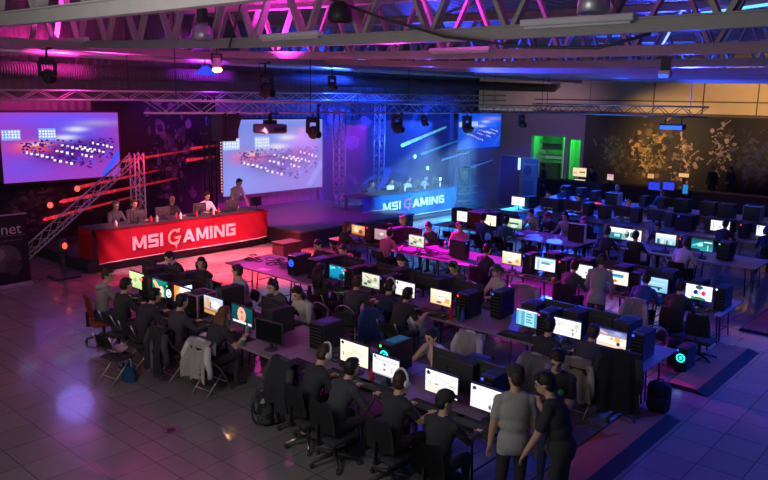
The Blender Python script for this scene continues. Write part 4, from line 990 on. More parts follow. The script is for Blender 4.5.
    if k == 'versus': return paint(*N, ('ffffff', 'f0fff8'), [('e', .5, .15, .14, .14, '305860'), ('e', .38, .5, .09, .16, '1a2898'), ('e', .68, .52, .08, .16, 'e82060'), ('e', .53, .5, .07, .25, 'c8d4dc'), ('e', .5, .95, .28, .14, '307868'), ('e', .28, .85, .06, .1, '5a9a88')], seed, .04)
    if k == 'ice': return paint(*N, ('b0d8f0', '78b8d8'), [('r', .08, .15, .92, .3, '98c8e0'), ('r', .2, .62, .8, .72, '305870'), ('e', .3, .75, .05, .12, '203848'), ('e', .65, .75, .05, .12, '203848'), ('r', .1, .4, .9, .44, 'd8f0ff')], seed, .05)
    if k == 'shop': return paint(*N, ('fff4e0', 'f8e8d0'), [('r', .15, .25, .8, .45, '3090c8'), ('r', 0, .5, .3, .95, 'f0c080'), ('e', .45, .75, .08, .1, 'e06030'), ('r', .6, .7, .9, .9, 'ffffff'), ('e', .2, .1, .12, .1, '8a5a40')], seed, .05)
    if k == 'stadium': return paint(*N, ('104858', '2aa0a8'), [('l', .1, .6, .5, .3, .06, '68d8d8'), ('e', .4, .5, .15, .15, 'a8e8e0'), ('r', .75, .5, .8, .95, 'f0d8b8'), ('r', .0, .85, .4, 1, '0c3038'), ('r', .6, .2, .95, .3, 'c8f0f0')], seed, .1)
    if k == 'city': return paint(*N, ('f0f4ff', '60a8b8'), [('r', .1, .45, .2, .9, '306878'), ('r', .3, .5, .42, .95, 'd0e8f0'), ('r', .55, .55, .62, .95, '285868'), ('r', .7, .45, .85, .9, 'b0dce8'), ('r', 0, .9, 1, 1, '183848')], seed, .08)
    if k == 'mono': return paint(*N, 'f0f4f0', [('e', .25, .5, .12, .3, '202428'), ('e', .5, .5, .1, .26, '28a060'), ('e', .75, .45, .14, .3, '303438'), ('r', .1, .1, .3, .2, '404448'), ('r', .6, .8, .95, .9, '50585c')], seed, .15)
    if k == 'fire': return paint(*N, ('e8a070', 'c87848'), [('e', .35, .4, .2, .3, 'ffd8a0'), ('e', .7, .6, .15, .2, '8a3828'), ('e', .6, .2, .2, .1, 'f0b890'), ('r', 0, .85, 1, 1, '704030')], seed, .15)
    if k == 'rose': return paint(*N, ('b89098', 'a88090'), [('e', .52, .42, .12, .1, 'ffffff'), ('r', .2, .65, .8, .72, '907080')], seed, .08)
    if k == 'green': return paint(*N, ('d8f0d0', '60a080'), [('r', .2, .4, .8, .55, '205040'), ('e', .5, .7, .2, .15, 'f0f8e8'), ('r', 0, .85, 1, 1, '305848'), ('e', .15, .2, .1, .12, 'f0d8a0')], seed, .1)
    if k == 'list': return paint(*N, 'f4f8f4', [('r', .12, .1, .16, .95, '88a8a8'), ('r', .2, .2, .6, .24, 'b0c0bc'), ('r', .2, .35, .7, .39, 'b0c0bc'), ('r', .2, .5, .55, .54, 'b0c0bc'), ('r', .2, .65, .65, .69, 'b0c0bc'), ('e', .5, .6, .04, .06, '485858')], seed, .02)
    if k == 'half': return paint(*N, ('ffffff', '70b8c8'), [('r', 0, .45, 1, 1, '2a7888'), ('r', .3, .55, .6, .8, 'a0d8d8')], seed, .08)
    return OFFA
DESC = dict(white='pale white game', cream='cream coloured game', cool='cool white game', blank='nearly blank white', map='yellow green map', tealorange='teal and orange game', orange='orange and white',
    desert='tan desert game', face='teal picture of a pale figure', aqua='bright aqua game', sand='sandy game', arena='pale green arena game', web='blue web page', doc='light blue document', game='white sketch-like',
    racing='warm outdoor game', versus='white screen with blue and red fighters', ice='icy blue game', shop='cream page with blue banner', stadium='teal game', city='white and teal city', mono='black and white', fire='orange game',
    rose='dusty rose desktop', green='green game', list='pale list', half='half white half teal', off='dark')
ROWN = ['nearest', 'second', 'third', 'fourth', 'fifth', 'farthest']
def near_gear(row, U, items, kb=True):
    """monitors on the camera-facing side of a row, with keyboard and mouse"""
    n = 0
    for Wc, k, dz in items:
        n += 1
        where = f'{ORD[n]} from left on near side of {ROWN[row]} desk row'
        d = DESC[k].split(); d = ' '.join(d[:3]) if len(d) > 3 else DESC[k]
        lab = f'{d} monitor, {where}'
        mt = monitor(U, Wc, .737, dz, content(k, row * 20 + n), lab)
        if row == 0 and n > 6: sc_ = .88 if k in ('cream', 'cool') else .95; mt.scale = (sc_, sc_, sc_)
        if row in (1, 2): sc_ = .88 if row == 1 else .92; mt.scale = (sc_, sc_, sc_)
        if kb:
            keyboard(U - .24, Wc + .12, .741, dz, f'black keyboard before monitor {where}')
            mouse(U - .24, Wc - .26, .741, dz, f'black mouse, {where}')
            tag(obj('mouse_mat', MB().box((0, 0, .0015), (.36, .78, .003)).mesh(), MATM, None, (U - .21, Wc - .02, .7375)), f'black desk mat, {where}', 'desk mat')
MATM = pm('mouse_mat', '222226', .95)
def far_cases(row, U, ys):
    rs = random.Random(row)
    for n, y in enumerate(ys, 1):
        pc_case(U, y, .737, PI + rs.uniform(-.1, .1), f'black computer case, {ORD[n]} from left along the far side of {ROWN[row]} desk row', led=rs.choice([LEDB, LEDR, LEDM, None]), w_=rs.uniform(.2, .3), h_=rs.uniform(.4, .5))
def far_gear(row, U, ws):
    for n, (Wc, k) in enumerate(ws, 1):
        wh = f'{ORD[n]} from left on far side of {ROWN[row]} desk row'
        tag(obj('desk_mat', MB().box((0, 0, .0015), (.4, .74, .003)).mesh(), MATM, None, (U + .38, Wc, .7375)), f'black desk mat, {wh}', 'desk mat')
        keyboard(U + .4, Wc - .1, .741, PI, f'black keyboard, {wh}')
        monitor(U + .14, Wc, .737, PI, content(k, 400 + row * 20 + n), f'monitor seen from behind, {ORD[n]} from left on far side of {ROWN[row]} desk row')
def tables(row, U, w0, w1, sides=(0, 1), L=1.8):
    n = max(1, round((w1 - w0) / L)); L = (w1 - w0) / n
    for i in range(n):
        for s in sides:
            y = w1 - L * (i + .5); lab = f'{ORD[i + 1]} folding table from left on the {("near", "far")[s]} side of {ROWN[row]} desk row'
            key = round(L, 3)
            if key not in TAB: TAB[key] = folding_table(lab, L - .01); TAB[key].location = (U + (-.05, .652)[s], y, 0)
            else: dup(TAB[key], (U + (-.05, .652)[s], y, 0), 0, lab)
TAB = {}
tables(0, 6.9, 4.15, 13.35)
tables(1, 10.2, 3.7, 13.6)
tables(2, 14.05, 3.8, 14.1)
tables(3, 18.0, 8.75, 13.6)
tables(3 if False else 3, 18.75, 4.5, 8.2) if False else None
U4 = 18.75
n4 = 2; L4 = 1.85
for i in range(2):
    for s in (0, 1):
        dup(list(TAB.values())[0], (U4 + (-.05, .652)[s], 8.15 - L4 * (i + .5), 0), 0, f'{ORD[i + 1]} folding table right of the gap, {("near", "far")[s]} side of fourth desk row')
tables(4, 22.4, 4.5, 13.9)
tables(5, 26.5, 5.6, 14.6)

near_gear(0, 6.9, [(12.39, 'map', 0), (11.56, 'tealorange', 0), (10.85, 'orange', 0), (9.92, 'desert', 0), (9.14, 'face', 0), (6.62, 'cream', 0), (6.03, 'cool', 0), (5.1, 'white', 0), (4.4, 'blank', 0)])
monitor(6.68, 8.2, .737, .12, OFFA, 'dark switched off monitor at the empty place of nearest desk row')
near_gear(1, 10.2, [(10.28, 'aqua', 0), (9.35, 'arena', 0), (8.47, 'white', 0), (7.62, 'sand', 0), (5.8, 'web', 0), (5.1, 'game', 0), (4.36, 'racing', 0)])
near_gear(2, 14.0, [(13.33, 'fire', 0), (12.48, 'rose', 0), (11.29, 'arena', 0), (8.49, 'sand', 0), (7.63, 'doc', 0), (6.76, 'game', 0), (5.98, 'shop', 0), (5.18, 'ice', 0), (4.34, 'versus', 0)])
near_gear(3, 18.05, [(12.7, 'list', 0), (11.81, 'cream', 0), (10.93, 'green', 0)])
for i, (yy, k) in enumerate(((8.48 - .35, 'half'), (7.75, 'mono'), (6.83, 'city'), (5.9, 'stadium'))):
    monitor(18.9, yy, .737, 0, content(k, 90 + i), f'{DESC[k]} monitor, {ORD[i + 1]} of four right of the gap in fourth row')
    keyboard(18.62, yy, .737, 0, f'black keyboard before the {DESC[k]} monitor in the fourth row')
near_gear(4, 22.4, [(13.44, 'list', 0), (6.54, 'list', 0), (5.28, 'cool', 0)], False)
far_gear(0, 7.42, [(13.0, 'cool'), (12.15, 'white'), (11.1, 'doc'), (9.15, 'white'), (5.45, 'cool'), (4.75, 'white')])
far_gear(1, 10.72, [(11.3, 'cool'), (10.4, 'white'), (9.5, 'white'), (8.5, 'cool'), (7.4, 'white'), (5.6, 'white'), (4.8, 'cool')])
far_gear(2, 14.52, [(12.9, 'white'), (11.9, 'white'), (7.3, 'cool'), (6.5, 'white'), (5.6, 'cool')])
far_gear(3, 18.55, [(12.9, 'white'), (11.4, 'cool')])
far_gear(4, 22.9, [(12.6, 'cool'), (11.6, 'white'), (9.8, 'white'), (8.7, 'white'), (7.6, 'cool'), (5.9, 'white')])
near_gear(5, 26.5, [(9.4, 'off', 0)], False)
far_cases(0, 7.6, [11.6, 5.1]); far_cases(1, 10.75, [10.9, 9.9, 9.05, 8.0, 6.0, 5.2, 4.35]); far_cases(2, 14.55, [13.35, 12.4, 7.7, 6.9, 6.05, 5.1, 4.5])
far_cases(3, 18.6, [13.3, 12.4, 11.9]); far_cases(4, 22.95, [13.3, 12.1, 11.0, 10.4, 9.3, 8.2, 7.0, 6.4]); far_cases(5, 26.8, [13.9, 13.2, 12.6, 10.6, 9.9])

# ---------------------------------------------------------------- seats and the people on them
OC = office_chair('x x x x'); OCC = office_chair('x x x x', BLACKF, True); FC = folding_chair('x x x x'); HOOP = hoop_chair('x x x x')
ORC = office_chair('x x x x', pm('rust_fabric', '8a3c2a', .85, 0, .15, 30), False, False, .42)
PROTO = dict(o=OC, c=OCC, f=FC, h=HOOP, r=ORC); USED = set()
def chair(kind, x, y, yaw, label, group=None):
    p = PROTO[kind]
    if kind in USED: return dup(p, (x, y, 0), yaw, label, group)
    USED.add(kind); p.location = (x, y, 0); p.rotation_euler = (0, 0, yaw); tag(p, label, 'chair', group); return p
KN = dict(o='black office chair', c='black office chair with chrome base', f='folding chair', h='hoop backed chair', r='rust backed swivel chair')
GRNB = pm('green_print', '5ac070', .7)
def sit(pose, x, y, yaw, label, ck, short, **k):
    if abs(yaw) < 1 and x < 18.5: x += .15
    if abs(yaw) > 2: x += .14
    person(pose, x, y, yaw, label, **k)
    if ck: chair(ck, x + .02 * math.cos(yaw), y + .02 * math.sin(yaw), yaw, f'{KN[ck]} under the {short}')
# nearest row, backs to the camera
sit('look_right', 6.0, 12.35, -.2, 'person in grey hoodie with brown hair seated at left end of nearest row', 'r', 'person in grey hoodie', top='grey', hair='short', hc='brown', hood='lightgrey', legs='denim')
sit('type', 5.88, 11.5, 0, 'person in black seated at the yellow green map monitor', 'f', 'person at the yellow green map monitor', hc='black')
sit('lean_in', 5.82, 10.72, 0, 'person in black leaning toward the orange and white monitor', 'f', 'person leaning toward the orange monitor', hc='black')
sit('type', 5.98, 9.92, 0, 'person in charcoal top seated left of the woman with long hair', 'f', 'person left of the long haired woman', top='charcoal', hc='black')
sit('lean_in', 6.0, 8.98, .1, 'woman with long auburn hair and bare forearms at the teal figure monitor', 'f', 'woman with long auburn hair', top='black', hair='long', hc='auburn', sleeve=False)
sit('slump', 5.86, 6.6, -.1, 'person in black with headphones hunched below the cream coloured monitor', 'c', 'hunched person below the cream monitor', phones=WHITE, hc='brown')
sit('lean_in', 5.75, 6.0, 0, 'person in black leaning on the desk between cream and cool white monitors', 'o', 'person leaning on the desk', hc='black', top='charcoal')
sit('type', 5.88, 5.17, 0, 'person in black wearing big white headphones in the nearest row', 'o', 'person wearing white headphones', phones=WHITE, hc='brown', sleeve=False)
sit('look_right', 5.8, 4.42, .1, 'person in black cap seated before the nearly blank white monitor', 'o', 'person in the black cap', hat='black', hc='black', hair='short', top='black')
# standing in front
person('stand', 6.3, 3.68, .75, 'man in grey t-shirt standing with his back to us at front', top='lightgrey', legs='black', hc='brown', hair='tuft', hat='black', sleeve=False)
person('stand_reach', 6.52, 3.22, 1.75, 'man in black t-shirt standing right of the grey t-shirt man', top='black', legs='black', hc='black', sleeve=False)
t = person('stand_hold', 7.25, 3.72, -2.7, 'man in black t-shirt with green badge looking down at his hands', top='black', legs='denim', hc='black', sleeve=False)
obj('badge', MB().ell((.20, .07, 1.30), (.012, .035, .035), Matrix.Rotation(-.1, 3, 'Y'), 12, 6).mesh(smooth=True), GRNB, t)
# nearest row, far side, facing the camera
sit('slump', 8.2, 13.1, PI, 'person in black with violet lit face before the red banner', 'f', 'person with violet lit face', hc='black')
sit('look_left', 8.05, 12.0, PI + .2, 'person in black turned away before the red stage floor', 'f', 'person turned from the red floor', hc='black', hair='bob')
sit('look_right', 8.2, 10.95, PI - .25, 'person in pale tee with dark hair beside the blank pink tables', 'f', 'person beside the pink tables', top='lightgrey', hc='brown', sleeve=False)
sit('chin_hand', 8.15, 9.72, PI, 'person with headphones resting chin on hand in nearest row', 'f', 'person resting chin on hand', top='charcoal', phones=BLACKG, hc='black')
sit('slump', 8.2, 9.1, PI, 'person in pale shirt with dark hair looking down, nearest row', 'f', 'person in pale shirt', top='lightgrey', hc='black', hair='bob')
sit('both_hands', 7.98, 6.0, PI, 'person in white t-shirt holding both hands before the mouth', 'f', 'person with hands before mouth', top='white', hc='black', sleeve=False)
# second row, backs to the camera
sit('recline', 9.3, 9.95, .1, 'person with very long black hair in second row', 'f', 'person with long black hair', hair='long', hc='black')
sit('lean_in', 8.95, 8.85, .3, 'person in dark top at the pale arena monitor, second row', 'h', 'person at the pale arena monitor', top='charcoal', hc='brown')
sit('type', 9.15, 8.2, 0, 'person with white headphones left of the white second row monitor', 'f', 'headphone person by second row white monitor', phones=WHITE, hc='black', top='navy')
sit('lean_in', 8.95, 7.75, .0, 'person in black covering the corner of the white second row monitor', 'f', 'person covering the white monitor corner', hc='black', sleeve=False)
sit('type', 9.08, 4.98, 0, 'person in black between blue web page and white sketch monitors', 'f', 'person before the blue web page', hc='black')
sit('lean_in', 9.3, 4.45, 0, 'person in charcoal shirt with brown hair at warm outdoor game', 'f', 'person at the warm outdoor game', top='charcoal', hc='brown', sleeve=False)
# second row, far side
sit('slump', 11.35, 11.95, PI, 'person with dark hair peeking over black computers near stage block', 'f', 'person peeking over black computers', hc='black')
sit('slump', 11.38, 11.15, PI, 'person in pink hood peeking over the second row monitors', 'f', 'person in pink hood', top='pink', hood='pink', hc='brown')
sit('slump', 11.45, 9.5, PI, 'person with long dark hair facing us, middle of second row', 'f', 'long haired person facing us', hair='long', hc='black')
sit('slump', 11.75, 8.38, PI, 'person wearing green headphones before the empty magenta tables', 'f', 'person wearing green headphones', phones=pm('green_plastic', '28a048', .4), hc='black', top='charcoal')
sit('look_left', 11.8, 7.45, PI - .35, 'person in pale vest and green cap looking left, second row', 'h', 'person in the green cap', top='lightgrey', hat='green', hc='brown', sleeve=False)
# third row, backs to the camera
sit('look_right', 13.0, 13.1, -.3, 'person with red hair in black seated at the orange game monitor', 'f', 'red haired person', hair='bob', hc='auburn')
sit('lean_in', 13.2, 11.85, .1, 'person in pink sweater leaning over the third row desk', 'f', 'person in pink sweater', top='pink', hc='black')
sit('type', 13.2, 8.85, -.1, 'person in black left of the sandy game monitor, third row', 'o', 'person left of the sandy game', hc='black')
sit('lean_in', 13.2, 6.75, 0, 'person in dark top covering the white third row monitor edge', 'o', 'dark person by the white third row monitor', top='charcoal', hc='black')
person('stand_bend', 12.5, 5.7, .25, 'person in grey top standing with back turned between second and third rows', top='grey', legs='black', hc='brown')
sit('lean_in', 13.2, 5.2, .1, 'person in blue top leaning toward the cream page monitor', 'f', 'person in blue top', top='blue', hc='black')
sit('type', 13.0, 4.45, 0, 'person in black seated before the blue and red fighters', 'o', 'person before blue and red fighters', hc='black')
# third row, far side
sit('look_right', 15.2, 12.75, PI, 'person in dark top behind the dusty rose desktop monitor', 'f', 'person behind the dusty rose monitor', hc='blond')
sit('slump', 15.2, 11.75, PI, 'person with short dark hair behind the pale arena monitor, third row', 'f', 'person behind third row arena monitor', hc='black')
sit('look_left', 15.5, 11.1, PI + .3, 'person in red lit shirt before the blue desk floor', 'f', 'person before the blue desk floor', top='pink', hc='black')
# fourth row and beyond
sit('type', 17.0, 11.5, 0, 'person in blue shirt seated left of the green game monitor', 'f', 'person left of the green game', top='blue', hc='black')
sit('lean_in', 17.1, 10.85, .1, 'person in teal top leaning on desk below the green game monitor', 'f', 'person below the green game', top='teal', hc='black')
sit('recline', 17.6, 7.15, 0, 'large person in black blocking the gap beside the city monitor', 'o', 'large person beside the city monitor', hc='black')
sit('lean_in', 17.55, 6.0, .0, 'person in pink lit white shirt at the teal game monitor', 'f', 'person at the teal game', top='white', hc='brown')
sit('type', 17.5, 7.95, 0, 'person with brown hair before the half white monitor', 'f', 'person before the half white monitor', hc='brown')
sit('slump', 19.5, 11.15, PI, 'person bending forward behind the purple tables, farthest left', 'f', 'person bending behind purple tables', top='grey', hc='black')
sit('slump', 19.3, 10.45, PI, 'person in red cap behind the purple tables', 'f', 'person in red cap', hat='red', hc='black', top='navy')
sit('type', 19.3, 9.95, PI, 'person with headphones behind the purple tables', 'h', 'headphone person behind purple tables', phones=BLACKG, hc='black', top='grey')
sit('slump', 19.35, 9.3, PI, 'person in pink cap near the right end of the purple tables', 'f', 'person in pink cap', hat='pink', hc='black')
sit('slump', 19.95, 7.4, PI, 'person in brown top facing us behind the black and white monitor', 'f', 'person behind black and white monitor', top='brown', hc='brown')
sit('type', 21.4, 6.15, 0, 'person in black before the pale list monitor at far right', 'f', 'person before the far right list monitor', hc='black')
sit('slump', 21.3, 4.95, .4, 'person looking down at the right edge of the fifth row', 'f', 'person at the right edge', hc='brown', hair='bob', top='navy')
for x, y, yaw, lb, sh, kk in ((23.6, 12.9, PI, 'person in blue light facing us, left of the fifth row', 'left person of the fifth row', dict(top='lightgrey', hc='black')),
        (23.6, 11.7, PI, 'person in blue light with bare arms, middle of the fifth row', 'bare armed person of the fifth row', dict(top='blue', hc='black', sleeve=False)),
        (23.65, 9.9, PI, 'person in white top in blue light, right part of fifth row', 'white topped person of the fifth row', dict(top='white', hc='blond')),
        (27.7, 12.1, PI, 'person with blond hair behind the red lit laptop', 'person behind the red lit laptop', dict(top='navy', hc='blond')),
        (27.7, 10.3, PI, 'person in green top in the farthest desk row', 'person in green top', dict(top='teal', hc='blond')),
        (25.5, 13.4, 0, 'person in blue top with back turned, farthest row left end', 'person at farthest row left end', dict(top='blue', hc='brown'))):
    sit('type', x, y, yaw, lb, 'f', sh, **kk)
person('stand', 29.8, 16.6, 2.4, 'dark figure standing before the green lit doorway', top='black', hc='black')
person('stand', 35.6, 10.95, PI, 'person with orange lit face standing before the far dark wall', top='black', hc='auburn')
person('stand_hold', 35.9, 10.2, PI - .2, 'person standing right beside the orange lit one at far wall', top='navy', hc='brown')
person('stand_bend', 31.4, 14.9, PI, 'person in navy bending over the bar by the green doorway', top='navy', hc='black')
# casters at the two lettered desks
def caster(x, z, label, desk, **k):
    pose = k.pop('pose', 'type'); yy = 18.6 if z > .2 else 18.8; person(pose, x, yy, -PI / 2, label, z=z, **k)
    if not pose.startswith('stand'):
        c = chair('o', x, yy, -PI / 2, f'black office chair behind the {desk} desk, under the {k.get("sd", "")}'.strip(', ') if False else f'black office chair, {CAST[len(CAST_USED)]}'); c.location.z = z; CAST_USED.append(1)
CAST_USED = []; CAST = ['leftmost behind the red desk', 'second behind the red desk', 'third behind the red desk', 'rightmost behind the red desk', 'leftmost behind the blue desk', 'second behind the blue desk', 'third behind the blue desk', 'rightmost behind the blue desk']
caster(9.75, .3, 'white lit person with headphones at left end of red desk', 'red', phones=BLACKG, top='charcoal', hc='grey')
caster(10.3, .3, 'red lit person with bob hair, second at the red desk', 'red', hair='bob', hc='brown', top='black')
caster(11.5, .3, 'bald man in dark jacket behind the middle of red desk', 'red', hair=None, top='black')
caster(12.7, .3, 'person in white shirt front and dark jacket behind red desk', 'red', hc='brown', top='white')
caster(13.8, .3, 'man in grey t-shirt standing at right end of red desk', 'red', pose='stand_bend', hc='black', top='lightgrey', sleeve=False)
caster(20.3, .12, 'blue lit person at left end of the blue desk', 'blue', hc='black', top='navy')
caster(21.45, .12, 'blue lit person in pale shirt, second at the blue desk', 'blue', hc='black', top='white')
caster(22.5, .12, 'blue lit person in light jacket, third at the blue desk', 'blue', hc='brown', top='lightgrey')
caster(23.6, .12, 'blue lit person at right end of the blue desk', 'blue', hc='black', top='grey')
def back_monitor(x, z, label):
    m = monitor(x, 17.75, z, PI / 2 + PI, content('cool', int(x * 10)), label); m.scale = (.8, .8, .8)
for i, x in enumerate((10.0, 10.75, 11.95, 13.1, 14.0)): back_monitor(x, 1.11, f'monitor seen from behind, {ORD[i + 1]} from left on the red desk')
for i, x in enumerate((20.8, 21.95, 23.05)): back_monitor(x, 1.1, f'monitor seen from behind, {ORD[i + 1]} from left on the blue desk')
RB = pm('red_drink', 'c83038', .3)
for i, x in enumerate((9.3, 10.35, 10.5, 11.15, 11.25, 11.8, 12.35, 12.55)):
    bottle(x, 17.62 + .05 * (i % 2), 1.11, 'small drink bottle standing along the front edge of red desk', RB if i % 2 else CLOTH['white'], group='bottles on the red desk', h=.2)
for i, x in enumerate((21.1, 22.3, 23.3)): bottle(x, 17.65, 1.1, 'small drink bottle standing along the front edge of blue desk', CLOTH['white'], group='bottles on the blue desk', h=.2)

# ---------------------------------------------------------------- computers on the desks
pc_case(7.45, 12.6, .737, PI, 'black computer case with blue light at left end of nearest row', led=LEDB, fan=None, d_=.5, w_=.24)
pc_case(7.35, 13.05 - .95 + .3, .737 + 0, PI, 'flat black computer case beside the blue lit case, nearest row', top=pm('violet_top', '5a4a78', .4), h_=.38) if False else None
pc_case(7.05, 11.95, .737, 0, 'black computer case with red light between map and teal monitors', led=LEDR)
pc_case(7.1, 11.2, .737, 0, 'computer case with glowing pale blue window before the red floor', fan=LEDW, window=LEDW, led=LEDG)
pc_case(7.0, 10.45, .737, .1, 'cube computer case with pale pink frame edges and glass sides', rim=pm('pink_rim', 'd090b0', .3), w_=.34, d_=.42, h_=.42, window=pm('smoked_glass', '2a2630', .1))
pc_case(7.55, 10.35, .737, PI, 'black computer case behind the pale edged cube case', led=LEDB)
pc_case(7.42, 7.7, .737, 0, 'big black computer case with slotted front and blue lit top', top=pm('blue_top', '4a4a9a', .4), w_=.3, d_=.44, h_=.42)
pc_case(7.35, 8.75, .737, PI, 'black computer case behind the dark monitor, nearest row', h_=.42)
pc_case(7.42, 6.3, .737, 0, 'black computer case with teal ring fan and green glow', fan=LEDT, led=LEDG, top=pm('teal_dim', '1a7a80', noise=0, emit=.25), w_=.24)
pc_case(7.4, 4.6, .737, 0, 'black computer case behind the nearly blank white monitor', led=LEDB)
pc_case(10.3, 9.85, .737, 0, 'black computer case between aqua and arena monitors', led=LEDR)
pc_case(10.3, 8.9, .737, 0, 'black computer case between arena and white monitors', led=LEDB)
pc_case(10.35, 7.1, .737, 0, 'black computer case right of the sandy monitor with red lights', led=LEDR, w_=.24)
pc_case(10.75, 6.65, .737, 0, 'tall black computer case with faint blue window, second row', led=LEDB, window=pm('blue_glass', '1a2a6a', .15), h_=.5)
pc_case(10.3, 11.55, .737, 0, 'black computer case with blue glowing front before stage block', fan=LEDB, w_=.26, top=pm('blue_top', '4a4a9a', .4))
pc_case(10.35, 10.95, .737, 0, 'black computer case left of the aqua monitor', top=pm('blue_top', '4a4a9a', .4), w_=.3)
pc_case(10.35, 5.5, .737, 0, 'black computer case with magenta light between web and sketch monitors', led=LEDM)
pc_case(10.4, 3.95, .737, 0, 'black computer case at right end of second row', led=LEDB)
pc_case(14.2, 12.9, .737, 0, 'black computer case between orange and rose monitors', led=LEDM)
pc_case(14.15, 8.05, .737, 0, 'black computer case between sandy and document monitors, third row', led=LEDB)
pc_case(14.2, 7.2, .737, 0, 'black computer case right of the document monitor', led=LEDR)
pc_case(14.2, 5.58, .737, 0, 'black computer case with blue lit side between page and icy monitors', window=LEDB)
pc_case(14.2, 3.95, .737, 0, 'black computer case right of the fighters monitor', led=LEDW)
pc_case(14.2, 10.1, .737, PI / 2, 'black computer case lying beyond the empty magenta tables', led=LEDB)
pc_case(18.15, 12.25, .737, 0, 'pink lit computer case between pale monitors of fourth row', body=pm('pink_case', 'b05078', .5), w_=.5, h_=.5)
pc_case(18.3, 9.05, .737, 0, 'white computer case standing at right end of purple tables', body=WHITE, w_=.5, d_=.12, h_=.52)
pc_case(19.0, 6.35, .737, 0, 'black computer case with orange and red lights, fourth row', led=LEDR)
pc_case(19.0, 5.35, .737, 0, 'black computer case with green light at right end of fourth row', led=LEDG, w_=.3)
pc_case(22.6, 7.6, .737, 0, 'large black computer case in the dark right fifth row', led=LEDB, w_=.5, h_=.5)
pc_case(22.6, 5.9, .737, 0, 'black computer case between the two far right monitors', led=LEDR)
for i, y in enumerate((9.0, 8.1, 7.5)): pc_case(26.3, y, .737, 0, f'dark computer case, {ORD[i + 1]} from left along the farthest row right', w_=.5, h_=.5)
pc_case(26.3, 6.66, .737, 0, 'blue lit pale box standing on the farthest row at right', body=WHITE, w_=.55, h_=.52)
pc_case(26.3, 11.6, .737, 0, 'blue lit pale computer case in the farthest row left', body=WHITE, w_=.5, h_=.48)
pc_case(12.4, 3.95, .005, 0, 'black computer case on the floor with teal light, right aisle', fan=LEDT, led=LEDB)

# ---------------------------------------------------------------- clutter on the desks
GRN = pm('green_paper', '2e8a5a', .6)
cup(6.55, 9.0 - .35, .737, 'green paper cup near the dark monitor on nearest desk', GRN)
cup(7.0, 9.65, .737, 'green paper cup between desert and figure monitors', GRN)
bottle(6.85, 8.95, .737, 'clear water bottle right of the figure monitor', pm('clear_plastic', '9aa0a8', .15), h=.26)
bottle(6.95, 8.5, .737, 'pink lit water bottle left of the dark monitor', pm('clear_pink', 'b0889a', .15), h=.26)
bottle(6.8, 9.7, .737, 'white bottle standing before the green cup', WHITE, h=.22)
bottle(6.9, 6.28, .737, 'pink bottle between cream and cool white monitors', RB, h=.2)
bottle(9.95, 7.2, .737, 'red bottle right of the sandy monitor', RB, h=.26)
bottle(9.95, 6.95, .737, 'blue capped bottle among bottles right of sandy monitor', pm('blue_plastic', '3a5ab0', .3), h=.26)
bottle(10.0, 7.08, .737, 'dark green bottle among bottles right of sandy monitor', pm('green_glass', '2a5a3a', .2), h=.28)
bottle(9.9, 3.95, .737, 'pale pink bottle at right end of second desk row', pm('clear_pink', 'b0889a', .15), h=.3)
can(6.6, 6.45, .737, 'red drink can below the cream monitor', RB); can(9.9, 5.5, .737, 'red drink can before the web page monitor', RB)
can(13.6, 7.2, .737, 'orange drink can between document and white monitors', pm('orange_can', 'e06030', .3))
can(13.65, 8.1, .737, 'silver drink can beside the sandy game keyboard', STEEL)
def mat_(x, y, lb, wx=.32, wy=.42): return tag(obj('desk_mat', MB().box((x, y, .739), (wx, wy, .004)).mesh(), MATM), lb, 'mouse mat')
mat_(6.62, 7.45, 'black mouse mat on the empty place of nearest desk'); mat_(7.5, 7.0, 'black mouse mat beside the slotted computer case')
mat_(13.85, 10.3, 'small dark mat on the empty magenta tables', .2, .3)
keyboard(7.35, 7.05, .742, PI, 'black keyboard lying on the mat beside slotted case'); keyboard(7.7, 9.75, .737, PI, 'black keyboard before the chin resting person')
keyboard(9.85, 9.62, .737, 0, 'keyboard with green glow between aqua and arena monitors', glowm=LEDG)
keyboard(6.65, 6.32, .737, .3, 'keyboard with pale green glow below cream monitor', glowm=LEDG)
def paper(x, y, lb, m=WHITE, rz=.3, sx=.21, sy=.29): return tag(obj('paper_sheet', MB().box((0, 0, .0015), (sx, sy, .003)).mesh(), m, None, (x, y, .7375), (0, 0, rz)), lb, 'paper')
paper(13.7, 9.6, 'white sheet lying on the empty magenta tables'); paper(6.5, 9.45, 'paper sheet before the figure monitor')
paper(10.0, 12.4, 'paper sheet on the empty pink tables')
def cable_heap(x, y, lb, n=5, r=.16, seed=1):
    rs = random.Random(seed); mb = MB()
    for i in range(n):
        c = Vector((rs.uniform(-r, r), rs.uniform(-r * 2, r * 2), 0)); R_ = rs.uniform(.05, .13)
        mb.tube([c + Vector((R_ * math.cos(a), R_ * 1.3 * math.sin(a), .02 + .02 * i * .5 + .01 * math.sin(3 * a))) for a in [2 * PI * k / 14 for k in range(14)]], .012, 6, True)
    return tag(obj('cable_coil', mb.mesh(smooth=True), BLACK, None, (x, y, .737)), lb, 'cables')
cable_heap(10.5, 13.1, 'black cable coil at far left of the pink tables', 8, .2, 1); cable_heap(10.55, 12.4, 'black cable coil in the middle of the pink tables', 8, .18, 2)
cable_heap(10.5, 11.95, 'small cable coil near the blue glowing case', 6, .14, 3); cable_heap(7.1, 7.1, 'cable coil behind the nearest desk mouse mat', 6, .12, 4)
cable_heap(14.1, 10.75, 'dark cable coil on the magenta third row tables', 7, .18, 5)
